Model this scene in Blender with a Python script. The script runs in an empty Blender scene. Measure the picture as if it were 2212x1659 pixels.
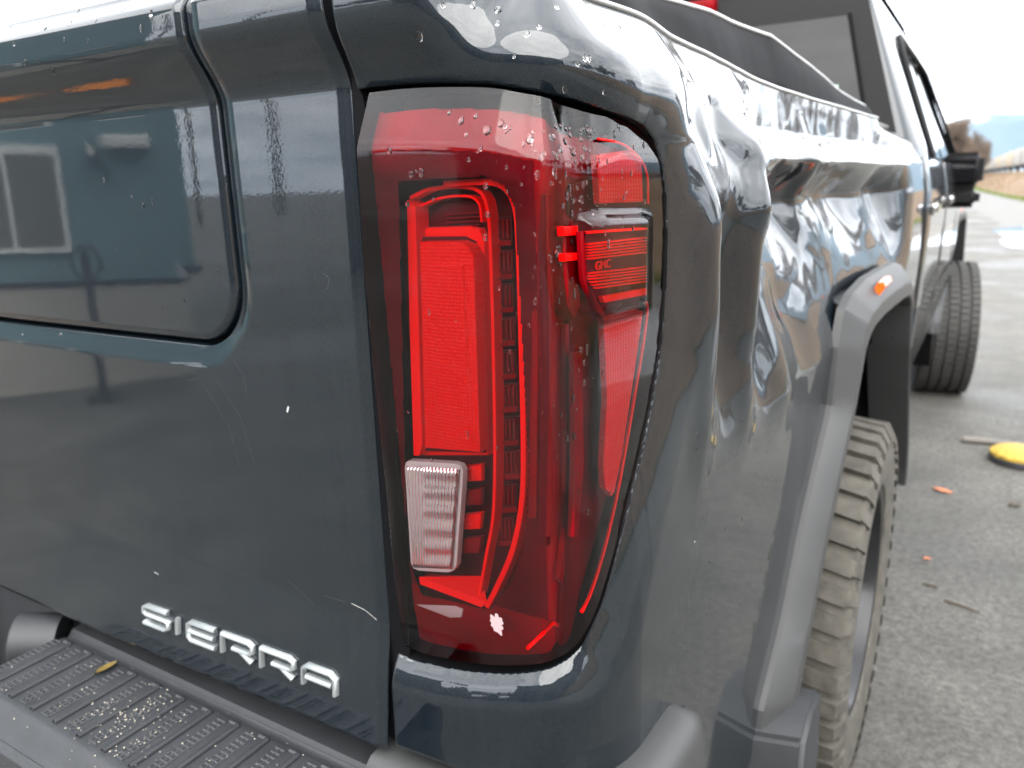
import bpy, bmesh, math, random
import numpy as np
from mathutils import Vector, Matrix, geometry, noise as mnoise
rng = random.Random(7)
nrng = np.random.default_rng(11)
S = bpy.context.scene
COL = S.collection

# ------------------------------------------------------------------ camera
PIXW, PIXH = 2212.0, 1659.0                 # reading size of the photograph
FPX = 0.76 * PIXW
YAW, PITCH, ROLL = math.radians(31.5), math.radians(14.2), math.radians(-1.5)
EYE = np.array([0.34, -0.55, 1.40])
_fw = np.array([-math.sin(YAW)*math.cos(PITCH), math.cos(YAW)*math.cos(PITCH), -math.sin(PITCH)])
_rt = np.array([math.cos(YAW), math.sin(YAW), 0.0])
_up = np.cross(_rt, _fw)
RT = _rt*math.cos(ROLL) + _up*math.sin(ROLL)
UP = -_rt*math.sin(ROLL) + _up*math.cos(ROLL)
FW = _fw
cam = bpy.data.cameras.new('camera')
cam_o = bpy.data.objects.new('camera', cam); COL.objects.link(cam_o)
cam_o.matrix_world = Matrix(((RT[0], UP[0], -FW[0], EYE[0]), (RT[1], UP[1], -FW[1], EYE[1]), (RT[2], UP[2], -FW[2], EYE[2]), (0, 0, 0, 1)))
cam.sensor_width = 36; cam.lens = 36*0.76
cam.clip_start = 0.02; cam.clip_end = 30000
cam.dof.use_dof = True; cam.dof.focus_distance = 0.66; cam.dof.aperture_fstop = 6.5
S.camera = cam_o

# ------------------------------------------------------------------ sky, sun, exposure
SUN_EL, SUN_AZ = math.radians(42), math.radians(20)      # sun behind cloud, right of and behind the truck
world = bpy.data.worlds.new('World'); S.world = world; world.use_nodes = True
wn = world.node_tree.nodes; wl = world.node_tree.links
wn.clear()
w_out = wn.new('ShaderNodeOutputWorld'); w_bg = wn.new('ShaderNodeBackground'); w_bg.inputs[1].default_value = 0.1
w_sky = wn.new('ShaderNodeTexSky'); w_sky.sky_type = 'NISHITA'; w_sky.sun_disc = False
w_sky.sun_elevation = SUN_EL; w_sky.sun_rotation = math.radians(90) - SUN_AZ + math.radians(90)
w_tc = wn.new('ShaderNodeTexCoord'); w_sep = wn.new('ShaderNodeSeparateXYZ'); wl.new(w_tc.outputs['Generated'], w_sep.inputs[0])
w_abs = wn.new('ShaderNodeMath'); w_abs.operation = 'ABSOLUTE'; wl.new(w_sep.outputs[2], w_abs.inputs[0])
w_add = wn.new('ShaderNodeMath'); w_add.operation = 'ADD'; w_add.inputs[1].default_value = 0.16; wl.new(w_abs.outputs[0], w_add.inputs[0])
w_dx = wn.new('ShaderNodeMath'); w_dx.operation = 'DIVIDE'; wl.new(w_sep.outputs[0], w_dx.inputs[0]); wl.new(w_add.outputs[0], w_dx.inputs[1])
w_dy = wn.new('ShaderNodeMath'); w_dy.operation = 'DIVIDE'; wl.new(w_sep.outputs[1], w_dy.inputs[0]); wl.new(w_add.outputs[0], w_dy.inputs[1])
w_cmb = wn.new('ShaderNodeCombineXYZ'); wl.new(w_dx.outputs[0], w_cmb.inputs[0]); wl.new(w_dy.outputs[0], w_cmb.inputs[1])
w_nz = wn.new('ShaderNodeTexNoise'); w_nz.inputs['Scale'].default_value = 1.5; w_nz.inputs['Detail'].default_value = 6; w_nz.inputs['Roughness'].default_value = 0.62
wl.new(w_cmb.outputs[0], w_nz.inputs['Vector'])
w_rmp = wn.new('ShaderNodeValToRGB')
w_rmp.color_ramp.elements[0].position = 0.34; w_rmp.color_ramp.elements[0].color = (6.6, 6.8, 7.1, 1)
w_rmp.color_ramp.elements[1].position = 0.66; w_rmp.color_ramp.elements[1].color = (15.5, 15.5, 15.4, 1)
wl.new(w_nz.outputs[0], w_rmp.inputs[0])
w_mix = wn.new('ShaderNodeMix'); w_mix.data_type = 'RGBA'; w_mix.inputs[0].default_value = 0.9
wl.new(w_sky.outputs[0], w_mix.inputs[6]); wl.new(w_rmp.outputs[0], w_mix.inputs[7])
wl.new(w_mix.outputs[2], w_bg.inputs[0]); wl.new(w_bg.outputs[0], w_out.inputs[0])

sun = bpy.data.lights.new('sun', 'SUN'); sun.energy = 1.5; sun.angle = math.radians(70); sun.color = (1, 0.96, 0.9)
sun_o = bpy.data.objects.new('sun', sun); COL.objects.link(sun_o)
_sd = Vector((math.cos(SUN_EL)*math.cos(SUN_AZ-math.pi/2), math.cos(SUN_EL)*math.sin(SUN_AZ-math.pi/2), math.sin(SUN_EL)))
sun_o.rotation_euler = _sd.to_track_quat('Z', 'Y').to_euler(); sun_o.location = (8, -4, 12)

S.view_settings.view_transform = 'Standard'; S.view_settings.look = 'None'
S.view_settings.exposure = 2.0; S.view_settings.gamma = 1.0; S.view_settings.use_curve_mapping = False
S.cycles.use_denoising = True
S.cycles.max_bounces = 10; S.cycles.transparent_max_bounces = 12; S.cycles.glossy_bounces = 5; S.cycles.diffuse_bounces = 3; S.cycles.transmission_bounces = 8
S.cycles.caustics_reflective = False; S.cycles.caustics_refractive = False
S.cycles.sample_clamp_indirect = 6.0

# ------------------------------------------------------------------ pixel helpers (turn a reading into a point on a real plane)
def ray(px, py):
    d = FW + RT*(px-PIXW/2)/FPX + UP*(PIXH/2-py)/FPX
    return d/np.linalg.norm(d)
def at(px, py, axis, val):
    r = ray(px, py); t = (val-EYE[axis])/r[axis]
    return EYE + t*r
def atY(px, py, y=0.0): return at(px, py, 1, y)
def atX(px, py, x): return at(px, py, 0, x)
def atZ(px, py, z=0.0): return at(px, py, 2, z)

# ------------------------------------------------------------------ node material helpers
MATS = {}
def newmat(name):
    m = bpy.data.materials.new(name); m.use_nodes = True
    MATS[name] = m
    return m, m.node_tree.nodes, m.node_tree.links, m.node_tree.nodes['Principled BSDF']
def setp(b, **k):
    for n, v in k.items():
        n = n.replace('_', ' ')
        if isinstance(v, tuple) and len(v) == 3: v = v + (1,)
        b.inputs[n].default_value = v
def simple(name, col, rough=0.5, metal=0.0, noise=0.0, nscale=20, bump=0.0, bscale=200, **kw):
    m, n, l, b = newmat(name)
    setp(b, Base_Color=col, Roughness=rough, Metallic=metal)
    for k, v in kw.items(): b.inputs[k.replace('_', ' ')].default_value = v
    tc = n.new('ShaderNodeTexCoord')
    if noise > 0:
        nz = n.new('ShaderNodeTexNoise'); nz.inputs['Scale'].default_value = nscale; nz.inputs['Detail'].default_value = 6
        l.new(tc.outputs['Object'], nz.inputs['Vector'])
        mx = n.new('ShaderNodeMix'); mx.data_type = 'RGBA'
        mx.inputs[6].default_value = tuple(c*(1-noise) for c in col)+(1,); mx.inputs[7].default_value = tuple(min(1, c*(1+noise)) for c in col)+(1,)
        l.new(nz.outputs[0], mx.inputs[0]); l.new(mx.outputs[2], b.inputs['Base Color'])
        mr = n.new('ShaderNodeMapRange'); mr.inputs[3].default_value = max(0.02, rough-0.12*noise); mr.inputs[4].default_value = min(1, rough+0.12*noise)
        l.new(nz.outputs[0], mr.inputs[0]); l.new(mr.outputs[0], b.inputs['Roughness'])
    if bump > 0:
        nb = n.new('ShaderNodeTexNoise'); nb.inputs['Scale'].default_value = bscale; nb.inputs['Detail'].default_value = 3
        l.new(tc.outputs['Object'], nb.inputs['Vector'])
        bp = n.new('ShaderNodeBump'); bp.inputs['Strength'].default_value = bump; bp.inputs['Distance'].default_value = 0.002
        l.new(nb.outputs[0], bp.inputs['Height']); l.new(bp.outputs[0], b.inputs['Normal'])
    return m

def paint_mat():
    m, n, l, b = newmat('slate_metallic_paint')
    setp(b, Metallic=0.3, Roughness=0.42, Specular_IOR_Level=0.15, Coat_Weight=1.0, Coat_Roughness=0.025, Coat_IOR=1.62)
    tc = n.new('ShaderNodeTexCoord')
    fl = n.new('ShaderNodeTexNoise'); fl.inputs['Scale'].default_value = 1400; fl.inputs['Detail'].default_value = 1
    l.new(tc.outputs['Object'], fl.inputs['Vector'])
    mx = n.new('ShaderNodeMix'); mx.data_type = 'RGBA'
    mx.inputs[6].default_value = (0.002, 0.0045, 0.007, 1); mx.inputs[7].default_value = (0.009, 0.016, 0.023, 1)
    l.new(fl.outputs[0], mx.inputs[0])
    # road film: vertical streaks and specks of dust
    mp = n.new('ShaderNodeMapping'); mp.inputs['Scale'].default_value = (60, 60, 5)
    l.new(tc.outputs['Object'], mp.inputs[0])
    st = n.new('ShaderNodeTexNoise'); st.inputs['Scale'].default_value = 1.0; st.inputs['Detail'].default_value = 7; st.inputs['Roughness'].default_value = 0.65
    l.new(mp.outputs[0], st.inputs['Vector'])
    rs = n.new('ShaderNodeMapRange'); rs.inputs[1].default_value = 0.42; rs.inputs[2].default_value = 0.8; rs.inputs[3].default_value = 0.0; rs.inputs[4].default_value = 0.10
    l.new(st.outputs[0], rs.inputs[0])
    sp = n.new('ShaderNodeTexNoise'); sp.inputs['Scale'].default_value = 170; sp.inputs['Detail'].default_value = 2
    l.new(tc.outputs['Object'], sp.inputs['Vector'])
    rp = n.new('ShaderNodeMapRange'); rp.inputs[1].default_value = 0.71; rp.inputs[2].default_value = 0.78; rp.inputs[3].default_value = 0; rp.inputs[4].default_value = 0.35
    l.new(sp.outputs[0], rp.inputs[0])
    ad = n.new('ShaderNodeMath'); ad.operation = 'ADD'; ad.use_clamp = True
    l.new(rs.outputs[0], ad.inputs[0]); l.new(rp.outputs[0], ad.inputs[1])
    # the film is thicker low on the body (splash from the road)
    ge = n.new('ShaderNodeNewGeometry'); sx = n.new('ShaderNodeSeparateXYZ'); l.new(ge.outputs['Position'], sx.inputs[0])
    lo = n.new('ShaderNodeMapRange'); lo.inputs[1].default_value = 1.3; lo.inputs[2].default_value = 0.7; lo.inputs[3].default_value = 0.15; lo.inputs[4].default_value = 0.8
    l.new(sx.outputs[2], lo.inputs[0])
    mu = n.new('ShaderNodeMath'); mu.operation = 'MULTIPLY'; l.new(ad.outputs[0], mu.inputs[0]); l.new(lo.outputs[0], mu.inputs[1])
    dm = n.new('ShaderNodeMix'); dm.data_type = 'RGBA'; dm.inputs[7].default_value = (0.06, 0.058, 0.054, 1)
    l.new(mu.outputs[0], dm.inputs[0]); l.new(mx.outputs[2], dm.inputs[6]); l.new(dm.outputs[2], b.inputs['Base Color'])
    cr = n.new('ShaderNodeMapRange'); cr.inputs[3].default_value = 0.012; cr.inputs[4].default_value = 0.22
    l.new(mu.outputs[0], cr.inputs[0]); l.new(cr.outputs[0], b.inputs['Coat Roughness'])
    op = n.new('ShaderNodeTexNoise'); op.inputs['Scale'].default_value = 260; op.inputs['Detail'].default_value = 1
    l.new(tc.outputs['Object'], op.inputs['Vector'])
    bp = n.new('ShaderNodeBump'); bp.inputs['Strength'].default_value = 0.02; bp.inputs['Distance'].default_value = 0.0008
    l.new(op.outputs[0], bp.inputs['Height']); l.new(bp.outputs[0], b.inputs['Coat Normal'])
    return m
PAINT = paint_mat()
PLASTIC = simple('grey_textured_plastic', (0.024, 0.026, 0.029), 0.52, noise=0.25, nscale=25, bump=0.25, bscale=900)
PAD = simple('step_pad_plastic', (0.032, 0.034, 0.038), 0.36, noise=0.35, nscale=18, bump=0.35, bscale=700)
FLARE = simple('flare_plastic', (0.038, 0.039, 0.040), 0.5, noise=0.2, nscale=14, bump=0.15, bscale=600)
BLACK = simple('black_void', (0.004, 0.004, 0.005), 0.7, **{'Specular IOR Level': 0.1})
BLACKP = simple('black_plastic', (0.005, 0.005, 0.006), 0.6, noise=0.3, nscale=30, **{'Specular IOR Level': 0.22})
CHROME = simple('chrome', (0.82, 0.83, 0.84), 0.12, 1.0)
SATIN = simple('satin_silver', (0.36, 0.385, 0.39), 0.34, 0.7, noise=0.08, nscale=60)
RUBBER = simple('muddy_rubber', (0.072, 0.067, 0.056), 0.85, noise=0.95, nscale=26, bump=0.5, bscale=160)
RUBBER2 = simple('worn_rubber', (0.036, 0.035, 0.033), 0.7, noise=0.5, nscale=7, bump=0.4, bscale=140)
RIM = simple('dark_wheel', (0.03, 0.03, 0.032), 0.3, 0.6, noise=0.3)
GLASSDARK = simple('privacy_glass', (0.006, 0.006, 0.007), 0.03, 0, **{'Specular IOR Level': 0.28})
GALV = simple('underbody_grey', (0.22, 0.23, 0.23), 0.5, 0.2, noise=0.3)

def lens_mat():
    m, n, l, b = newmat('clear_lamp_lens'); n.remove(b)
    out = n['Material Output']
    tr = n.new('ShaderNodeBsdfTransparent'); tr.inputs[0].default_value = (1.0, 0.93, 0.93, 1)
    gl = n.new('ShaderNodeBsdfGlossy'); gl.inputs['Roughness'].default_value = 0.02
    fr = n.new('ShaderNodeFresnel'); fr.inputs[0].default_value = 1.50
    tc = n.new('ShaderNodeTexCoord')
    nz = n.new('ShaderNodeTexNoise'); nz.inputs['Scale'].default_value = 130; nz.inputs['Detail'].default_value = 5; l.new(tc.outputs['Object'], nz.inputs['Vector'])
    mr = n.new('ShaderNodeMapRange'); mr.inputs[1].default_value = 0.45; mr.inputs[2].default_value = 0.9; mr.inputs[3].default_value = 0.015; mr.inputs[4].default_value = 0.12
    l.new(nz.outputs[0], mr.inputs[0]); l.new(mr.outputs[0], gl.inputs['Roughness'])
    mx = n.new('ShaderNodeMixShader'); l.new(fr.outputs[0], mx.inputs[0]); l.new(tr.outputs[0], mx.inputs[1]); l.new(gl.outputs[0], mx.inputs[2])
    # thin film of dust
    df = n.new('ShaderNodeBsdfDiffuse'); df.inputs[0].default_value = (0.35, 0.33, 0.32, 1)
    n2 = n.new('ShaderNodeTexNoise'); n2.inputs['Scale'].default_value = 18; n2.inputs['Detail'].default_value = 9; n2.inputs['Roughness'].default_value = 0.75; l.new(tc.outputs['Object'], n2.inputs['Vector'])
    m2 = n.new('ShaderNodeMapRange'); m2.inputs[1].default_value = 0.5; m2.inputs[2].default_value = 0.85; m2.inputs[3].default_value = 0.0; m2.inputs[4].default_value = 0.010
    l.new(n2.outputs[0], m2.inputs[0])
    mx2 = n.new('ShaderNodeMixShader'); l.new(m2.outputs[0], mx2.inputs[0]); l.new(mx.outputs[0], mx2.inputs[1]); l.new(df.outputs[0], mx2.inputs[2])
    l.new(mx2.outputs[0], out.inputs[0])
    return m
LENS = lens_mat()
def reflex_mat(name, col, scale=300, strength=0.9, kind='cells'):
    m, n, l, b = newmat(name); setp(b, Base_Color=col, Roughness=0.4)
    b.inputs['Specular IOR Level'].default_value = 0.08
    tc = n.new('ShaderNodeTexCoord')
    vo = n.new('ShaderNodeTexVoronoi'); vo.inputs['Scale'].default_value = scale; vo.inputs['Randomness'].default_value = 0.15
    l.new(tc.outputs['Object'], vo.inputs['Vector'])
    mr = n.new('ShaderNodeMix'); mr.data_type = 'RGBA'; mr.inputs[6].default_value = tuple(col)+(1,); mr.inputs[7].default_value = tuple(c*0.78 for c in col)+(1,)
    l.new(vo.outputs['Distance'], mr.inputs[0]); l.new(mr.outputs[2], b.inputs['Base Color'])
    bp = n.new('ShaderNodeBump'); bp.inputs['Strength'].default_value = strength; bp.inputs['Distance'].default_value = 0.0015
    l.new(vo.outputs['Distance'], bp.inputs['Height']); l.new(bp.outputs[0], b.inputs['Normal'])
    return m
RED_HOT = reflex_mat('bright_red_reflex', (0.98, 0.001, 0.0))
RED_REFL = reflex_mat('red_side_reflex', (0.92, 0.004, 0.008), 300)
RED_EDGE = simple('bright_red_plastic', (0.95, 0.001, 0.001), 0.3, **{'Specular IOR Level': 0.08})
RED_MID = simple('red_plastic', (0.19, 0.0, 0.003), 0.3, noise=0.45, nscale=30, **{'Specular IOR Level': 0.08})
RED_DEEP = simple('deep_red_plastic', (0.085, 0.0, 0.003), 0.3, noise=0.5, nscale=24, **{'Specular IOR Level': 0.08})
RED_BLACK = simple('smoked_red_plastic', (0.060, 0.001, 0.003), 0.35, noise=0.4, **{'Specular IOR Level': 0.08})
SMOKE = simple('smoked_plastic', (0.006, 0.006, 0.007), 0.3)
CLEAR_RIB = simple('ribbed_clear_lens', (0.97, 0.90, 0.91), 0.10, 0.85)
CLEAR_RIM = simple('clear_lens_rim', (0.62, 0.53, 0.54), 0.2)
AMBER = simple('amber_lens', (0.85, 0.13, 0.01), 0.2, noise=0.3, nscale=60)
WATER, _n, _l, _b = newmat('water')
setp(_b, Base_Color=(1, 1, 1), Roughness=0.0, IOR=1.33); _b.inputs['Transmission Weight'].default_value = 1.0

# ------------------------------------------------------------------ object helpers
def mesh(name, V, Fc, mat=None, smooth=True):
    me = bpy.data.meshes.new(name)
    me.from_pydata([tuple(map(float, v)) for v in V], [], [tuple(map(int, f)) for f in Fc])
    if mat: me.materials.append(mat)
    if smooth:
        me.polygons.foreach_set('use_smooth', [True]*len(me.polygons))
    me.update()
    return me
ORIGIN = {}
def link(name, me, parent=None):
    o = bpy.data.objects.new(name, me); COL.objects.link(o)
    if parent is not None:
        o.parent = parent
        if parent.name in ORIGIN:
            o.matrix_parent_inverse = Matrix.Translation(-Vector(ORIGIN[parent.name]))
    return o
def obj(name, V, Fc, mat, parent=None, smooth=True):
    return link(name, mesh(name, V, Fc, mat, smooth), parent)
def from_bm(name, bm, mat, parent=None, smooth=True, angle=None):
    bmesh.ops.recalc_face_normals(bm, faces=bm.faces)
    me = bpy.data.meshes.new(name); bm.to_mesh(me); bm.free()
    me.materials.append(mat)
    me.polygons.foreach_set('use_smooth', [smooth]*len(me.polygons))
    if smooth and angle: me.set_sharp_from_angle(angle=math.radians(angle))
    me.update()
    return link(name, me, parent)
def tag(o, label, cat, group=None):
    o['label'] = label; o['category'] = cat
    if group: o['group'] = group
    return o
def thing(name, loc, label, cat, group=None):
    o = bpy.data.objects.new(name, None); COL.objects.link(o); o.location = loc; o.empty_display_size = 0.1
    ORIGIN[o.name] = tuple(loc)
    return tag(o, label, cat, group)
def structure(o): o['kind'] = 'structure'; return o

def ss(x, a=0.0, b=1.0):
    t = np.clip((np.asarray(x, float)-a)/(b-a), 0, 1); return t*t*(3-2*t)
def softplus(x, w): return w*np.logaddexp(0, np.asarray(x, float)/w)
def poly_sdf(P, poly):
    """signed distance (negative inside) of points P (n,2) to a closed polygon"""
    P = np.asarray(P, float); Q = np.asarray(poly, float); n = len(Q)
    d2 = np.full(len(P), 1e9); inside = np.zeros(len(P), bool)
    for i in range(n):
        a, b = Q[i], Q[(i+1) % n]; e = b-a; w = P-a
        t = np.clip((w@e)/(e@e+1e-18), 0, 1); q = w-t[:, None]*e
        d2 = np.minimum(d2, (q*q).sum(1))
        c = ((a[1] <= P[:, 1]) & (b[1] > P[:, 1])) | ((b[1] <= P[:, 1]) & (a[1] > P[:, 1]))
        with np.errstate(divide='ignore', invalid='ignore'):
            xi = a[0]+(P[:, 1]-a[1])*(b[0]-a[0])/(b[1]-a[1])
        inside ^= c & (P[:, 0] < xi)
    d = np.sqrt(d2); return np.where(inside, -d, d)
def fbm(x, y, z=0.0, s=1.0):
    return mnoise.fractal(Vector((x*s, y*s, z*s)), 0.9, 2.1, 5)
def grid_faces(nu, nv, keep=None):
    i = np.arange(nu-1)[:, None]*nv + np.arange(nv-1)[None, :]
    f = np.stack([i, i+nv, i+nv+1, i+1], -1).reshape(-1, 4)
    return f if keep is None else f[keep]
def compact(V, Fc):
    Fc = np.asarray(Fc); used = np.unique(Fc); remap = -np.ones(len(V), int); remap[used] = np.arange(len(used))
    return np.asarray(V)[used], remap[Fc]
def resample(pts, n=None, step=None):
    pts = np.asarray(pts, float); d = np.r_[0, np.cumsum(np.linalg.norm(np.diff(pts, axis=0), axis=1))]
    if n is None: n = max(2, int(round(d[-1]/step))+1)
    t = np.linspace(0, d[-1], n)
    return np.stack([np.interp(t, d, pts[:, k]) for k in range(pts.shape[1])], 1)
def spline(pts, n=60):
    """Catmull-Rom through points"""
    P = np.asarray(pts, float); P = np.vstack([2*P[0]-P[1], P, 2*P[-1]-P[-2]]); out = []
    for i in range(1, len(P)-2):
        t = np.linspace(0, 1, 12, endpoint=False)[:, None]
        p0, p1, p2, p3 = P[i-1], P[i], P[i+1], P[i+2]
        out.append(0.5*(2*p1+(p2-p0)*t+(2*p0-5*p1+4*p2-p3)*t**2+(-p0+3*p1-3*p2+p3)*t**3))
    out.append(P[-2][None]); return resample(np.vstack(out), n)
def bez(p0, p1, p2, n):
    t = np.linspace(0, 1, n)[:, None]; p0, p1, p2 = map(np.array, (p0, p1, p2))
    return (1-t)**2*p0+2*t*(1-t)*p1+t*t*p2

class Path:
    """plan outline of the body, extruded upwards: point(u), outward normal(u), and u,z under a pixel"""
    def __init__(s, pts):
        s.P = resample(pts, step=0.002); s.U = np.r_[0, np.cumsum(np.linalg.norm(np.diff(s.P, axis=0), axis=1))]
        t = np.gradient(s.P, axis=0); t /= np.linalg.norm(t, axis=1)[:, None]
        s.N = np.stack([t[:, 1], -t[:, 0]], 1)
        k = np.ones(5)/5
        s.N = np.stack([np.convolve(np.pad(s.N[:, j], 2, mode='edge'), k, 'valid') for j in (0, 1)], 1)
        s.N /= np.linalg.norm(s.N, axis=1)[:, None]
    def pt(s, u): return np.stack([np.interp(u, s.U, s.P[:, 0]), np.interp(u, s.U, s.P[:, 1])], -1)
    def nm(s, u):
        n = np.stack([np.interp(u, s.U, s.N[:, 0]), np.interp(u, s.U, s.N[:, 1])], -1)
        return n/np.linalg.norm(n, axis=-1, keepdims=True)
    def uz(s, px, py, off=0.0):
        Q = s.P+s.N*off; r = ray(px, py); a = Q[:-1]; e = np.diff(Q, axis=0); w = a-EYE[:2]
        det = -r[0]*e[:, 1]+r[1]*e[:, 0]
        t = (-w[:, 0]*e[:, 1]+w[:, 1]*e[:, 0])/det; q = (r[0]*w[:, 1]-r[1]*w[:, 0])/det
        lo = np.full(len(q), -1e-6); lo[0] = -60.0; hi = np.full(len(q), 1.000001); hi[-1] = 60.0
        ok = (t > 0) & (q >= lo) & (q <= hi)
        if not ok.any(): return None
        i = np.where(ok)[0][np.argmin(t[ok])]
        return s.U[i]+q[i]*(s.U[i+1]-s.U[i]), EYE[2]+t[i]*r[2]
BODY = Path(np.vstack([[(-.158, 0)], bez((-.02, .008), (.07, .012), (.082, .11), 40), [(.088, .30), (.093, .55), (.100, .80), (.126, 1.2), (.150, 1.65), (.156, 2.13)]]))
LENSP = Path(np.vstack([[(-.146, .004)], bez((.018, .009), (.032, .0095), (.040, .019), 12), bez((.050, .033), (.058, .044), (.059, .058), 12), [(.064, .13), (.070, .26)]]))

# ================================================================== TRUCK
truck = thing('pickup_truck', (-0.9, 2.7, 0.0), 'dark slate-grey pickup truck with crumpled bed side and red tail lamp', 'pickup truck')

# lamp outline, read in order: left, bottom, right, top
L_LEFT = [(797, 200), (800, 300), (806, 500), (816, 800), (830, 1100), (845, 1300), (853, 1398)]
L_BOT = [(853, 1398), (900, 1418), (960, 1432), (1020, 1441), (1080, 1444), (1140, 1441), (1190, 1430), (1225, 1412), (1250, 1390)]
L_RIGHT = [(1250, 1390), (1290, 1310), (1315, 1230), (1345, 1120), (1375, 1000), (1400, 880), (1420, 760), (1430, 640), (1434, 520), (1432, 420), (1425, 360), (1410, 310), (1385, 275)]
L_TOP = [(797, 200), (870, 192), (960, 188), (1060, 190), (1150, 205), (1230, 222), (1300, 243), (1350, 258), (1385, 275)]
def uzs(path, pts): return np.array([path.uz(*p) for p in pts])
cl = spline(uzs(LENSP, L_LEFT)[::-1], 120)      # bottom -> top
cb = spline(uzs(LENSP, L_BOT), 120)             # left -> right
cr = spline(uzs(LENSP, L_RIGHT), 120)           # bottom -> top
ct = spline(uzs(LENSP, L_TOP), 120)             # left -> right
def uzr(pts): return np.array([BODY.uz(a, b, -.018) for a, b in pts])
lamp_poly_body = np.vstack([uzr(L_LEFT)[:-1], uzr(L_BOT)[:-1], uzr(L_RIGHT)[:-1], uzr(L_TOP)[::-1][:-1]])
_side_line = spline(uzs(BODY, L_RIGHT), 80)

# ---- bed side (rear quarter panel) with the crumple
DENTS = [  # reading x, y, depth in mm (outwards +)
 (1510,112,0),(1545,138,-6),(1575,150,6),(1620,172,-8),(1665,192,3),(1710,212,-8),(1760,235,2),(1825,262,-8),(1885,285,0),
 (1497,200,0),(1525,205,-3),(1543,222,-12),(1568,240,5),(1605,250,-14),(1650,288,22),(1720,303,17),(1800,322,15),(1900,345,10),
 (1497,300,0),(1530,320,4),(1560,335,-6),(1600,350,-14),(1625,345,-16),(1644,318,26),(1668,330,2),(1700,335,4),(1745,352,-34),(1790,368,-38),(1845,384,-48),(1888,388,-20),(1915,385,0),
 (1497,400,2),(1535,420,6),(1570,430,-5),(1606,455,-18),(1628,425,20),(1655,440,-8),(1685,430,-26),(1742,398,0),(1770,430,-24),(1802,466,8),(1850,470,-10),(1905,480,0),
 (1492,520,0),(1528,520,8),(1560,540,-6),(1592,570,-26),(1636,535,18),(1662,540,-12),(1700,510,-22),(1745,500,-10),(1742,590,-14),(1790,570,2),(1840,545,6),(1895,570,0),
 (1490,640,0),(1528,650,8),(1558,650,-6),(1588,680,-26),(1626,680,12),(1650,690,-10),(1680,690,-20),(1715,700,-12),(1765,700,0),(1800,650,0),
 (1488,780,0),(1530,780,6),(1560,780,-3),(1594,780,-14),(1640,790,10),(1690,800,-10),(1735,850,2),(1775,830,0),
 (1470,900,0),(1540,880,2),(1600,850,-4),(1650,890,2),(1700,900,-2),(1760,920,0),
 (1465,1000,0),(1560,980,0),(1650,1000,0),(1740,1010,0),(1480,100,0),(1488,150,0)]
def zbottom(u): return 0.812 - 0.02*ss(u, .05, .2) + 0.0*u - 0.33*ss(u, .30, .62)
def tin(points, U, Z):
    pts = [Vector((p[0], p[1])) for p in points]; dep = [p[2] for p in points]
    vc, _, faces, ov, _, _ = geometry.delaunay_2d_cdt(pts, [], [], 0, 1e-7)
    val = [dep[o[0]] if o else 0.0 for o in ov]
    out = np.zeros(U.shape)
    for f in faces:
        a, b, c = [np.array(vc[i]) for i in f]; d = np.array([val[i] for i in f])
        m = (U >= min(a[0], b[0], c[0])) & (U <= max(a[0], b[0], c[0])) & (Z >= min(a[1], b[1], c[1])) & (Z <= max(a[1], b[1], c[1]))
        if not m.any(): continue
        T = np.array([[a[0]-c[0], b[0]-c[0]], [a[1]-c[1], b[1]-c[1]]]); D = np.linalg.det(T)
        if abs(D) < 1e-12: continue
        x, y = U[m]-c[0], Z[m]-c[1]
        l1 = (T[1, 1]*x-T[0, 1]*y)/D; l2 = (-T[1, 0]*x+T[0, 0]*y)/D; l3 = 1-l1-l2
        ins = (l1 >= -1e-6) & (l2 >= -1e-6) & (l3 >= -1e-6)
        v = out[m]; v[ins] = (l1*d[0]+l2*d[1]+l3*d[2])[ins]; out[m] = v
    return out
def blur(A, n=1):
    for _ in range(n):
        B = np.pad(A, 1, mode='edge')
        A = (B[:-2, 1:-1]+B[2:, 1:-1]+B[1:-1, :-2]+B[1:-1, 2:]+2*B[1:-1, 1:-1])/6
    return A
ug = np.r_[np.arange(0, .32, .0022), np.arange(.32, 1.25, .004), np.linspace(1.25, BODY.U[-1], 45)]
zg = np.r_[np.arange(.47, .80, .012), np.arange(.80, 1.5785, .0028)]
NU, NZ = len(ug), len(zg)
Ug, Zg = np.meshgrid(ug, zg, indexing='ij')
# rail height drops along the crushed side
rail_u = np.array([0, .2, .3, .5, .75, 1.2, 1.7, 2.3]); rail_z = np.array([1.60, 1.580, 1.562, 1.554, 1.545, 1.54, 1.54, 1.545])
RZ = np.interp(Ug, rail_u, rail_z)
Zw = np.where(Zg > 1.30, 1.30+(Zg-1.30)*(RZ-1.30)/(1.5785-1.30), Zg)     # actual height of each grid row
sd = poly_sdf(np.stack([Ug.ravel(), Zw.ravel()], 1), lamp_poly_body).reshape(Ug.shape)
wside = ss(Ug, .075, .145)
lip = 0.014*ss(Zw, 1.495, 1.556)-0.02*ss(Zw, 1.565, 1.60)
shoulder = -.95*softplus(Zw-(RZ-.078+.022*ss(Ug, .30, .45)), .009)
crush = ss(Ug, .33, .55)
leaned = -.42*softplus(Zw-1.40, .015)-.25*softplus(Zw-(RZ-.03), .006)                      # pushed-in upper side next to the lamp
deep = np.interp(Zw, [1.09, 1.360, 1.370, 1.430, 1.475, 1.56], [0, -.074, -.074, -.022, -.076, -.080])   # long deep crease
fore = np.interp(Zw, [1.36, 1.44, 1.50, 1.545], [0, -.014, -.050, -.115])                    # sound end next to the cab
wd = ss(Ug+.35*(1.30-Zg), .60, .80); wf = ss(Ug, 1.80, 2.02)
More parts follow.
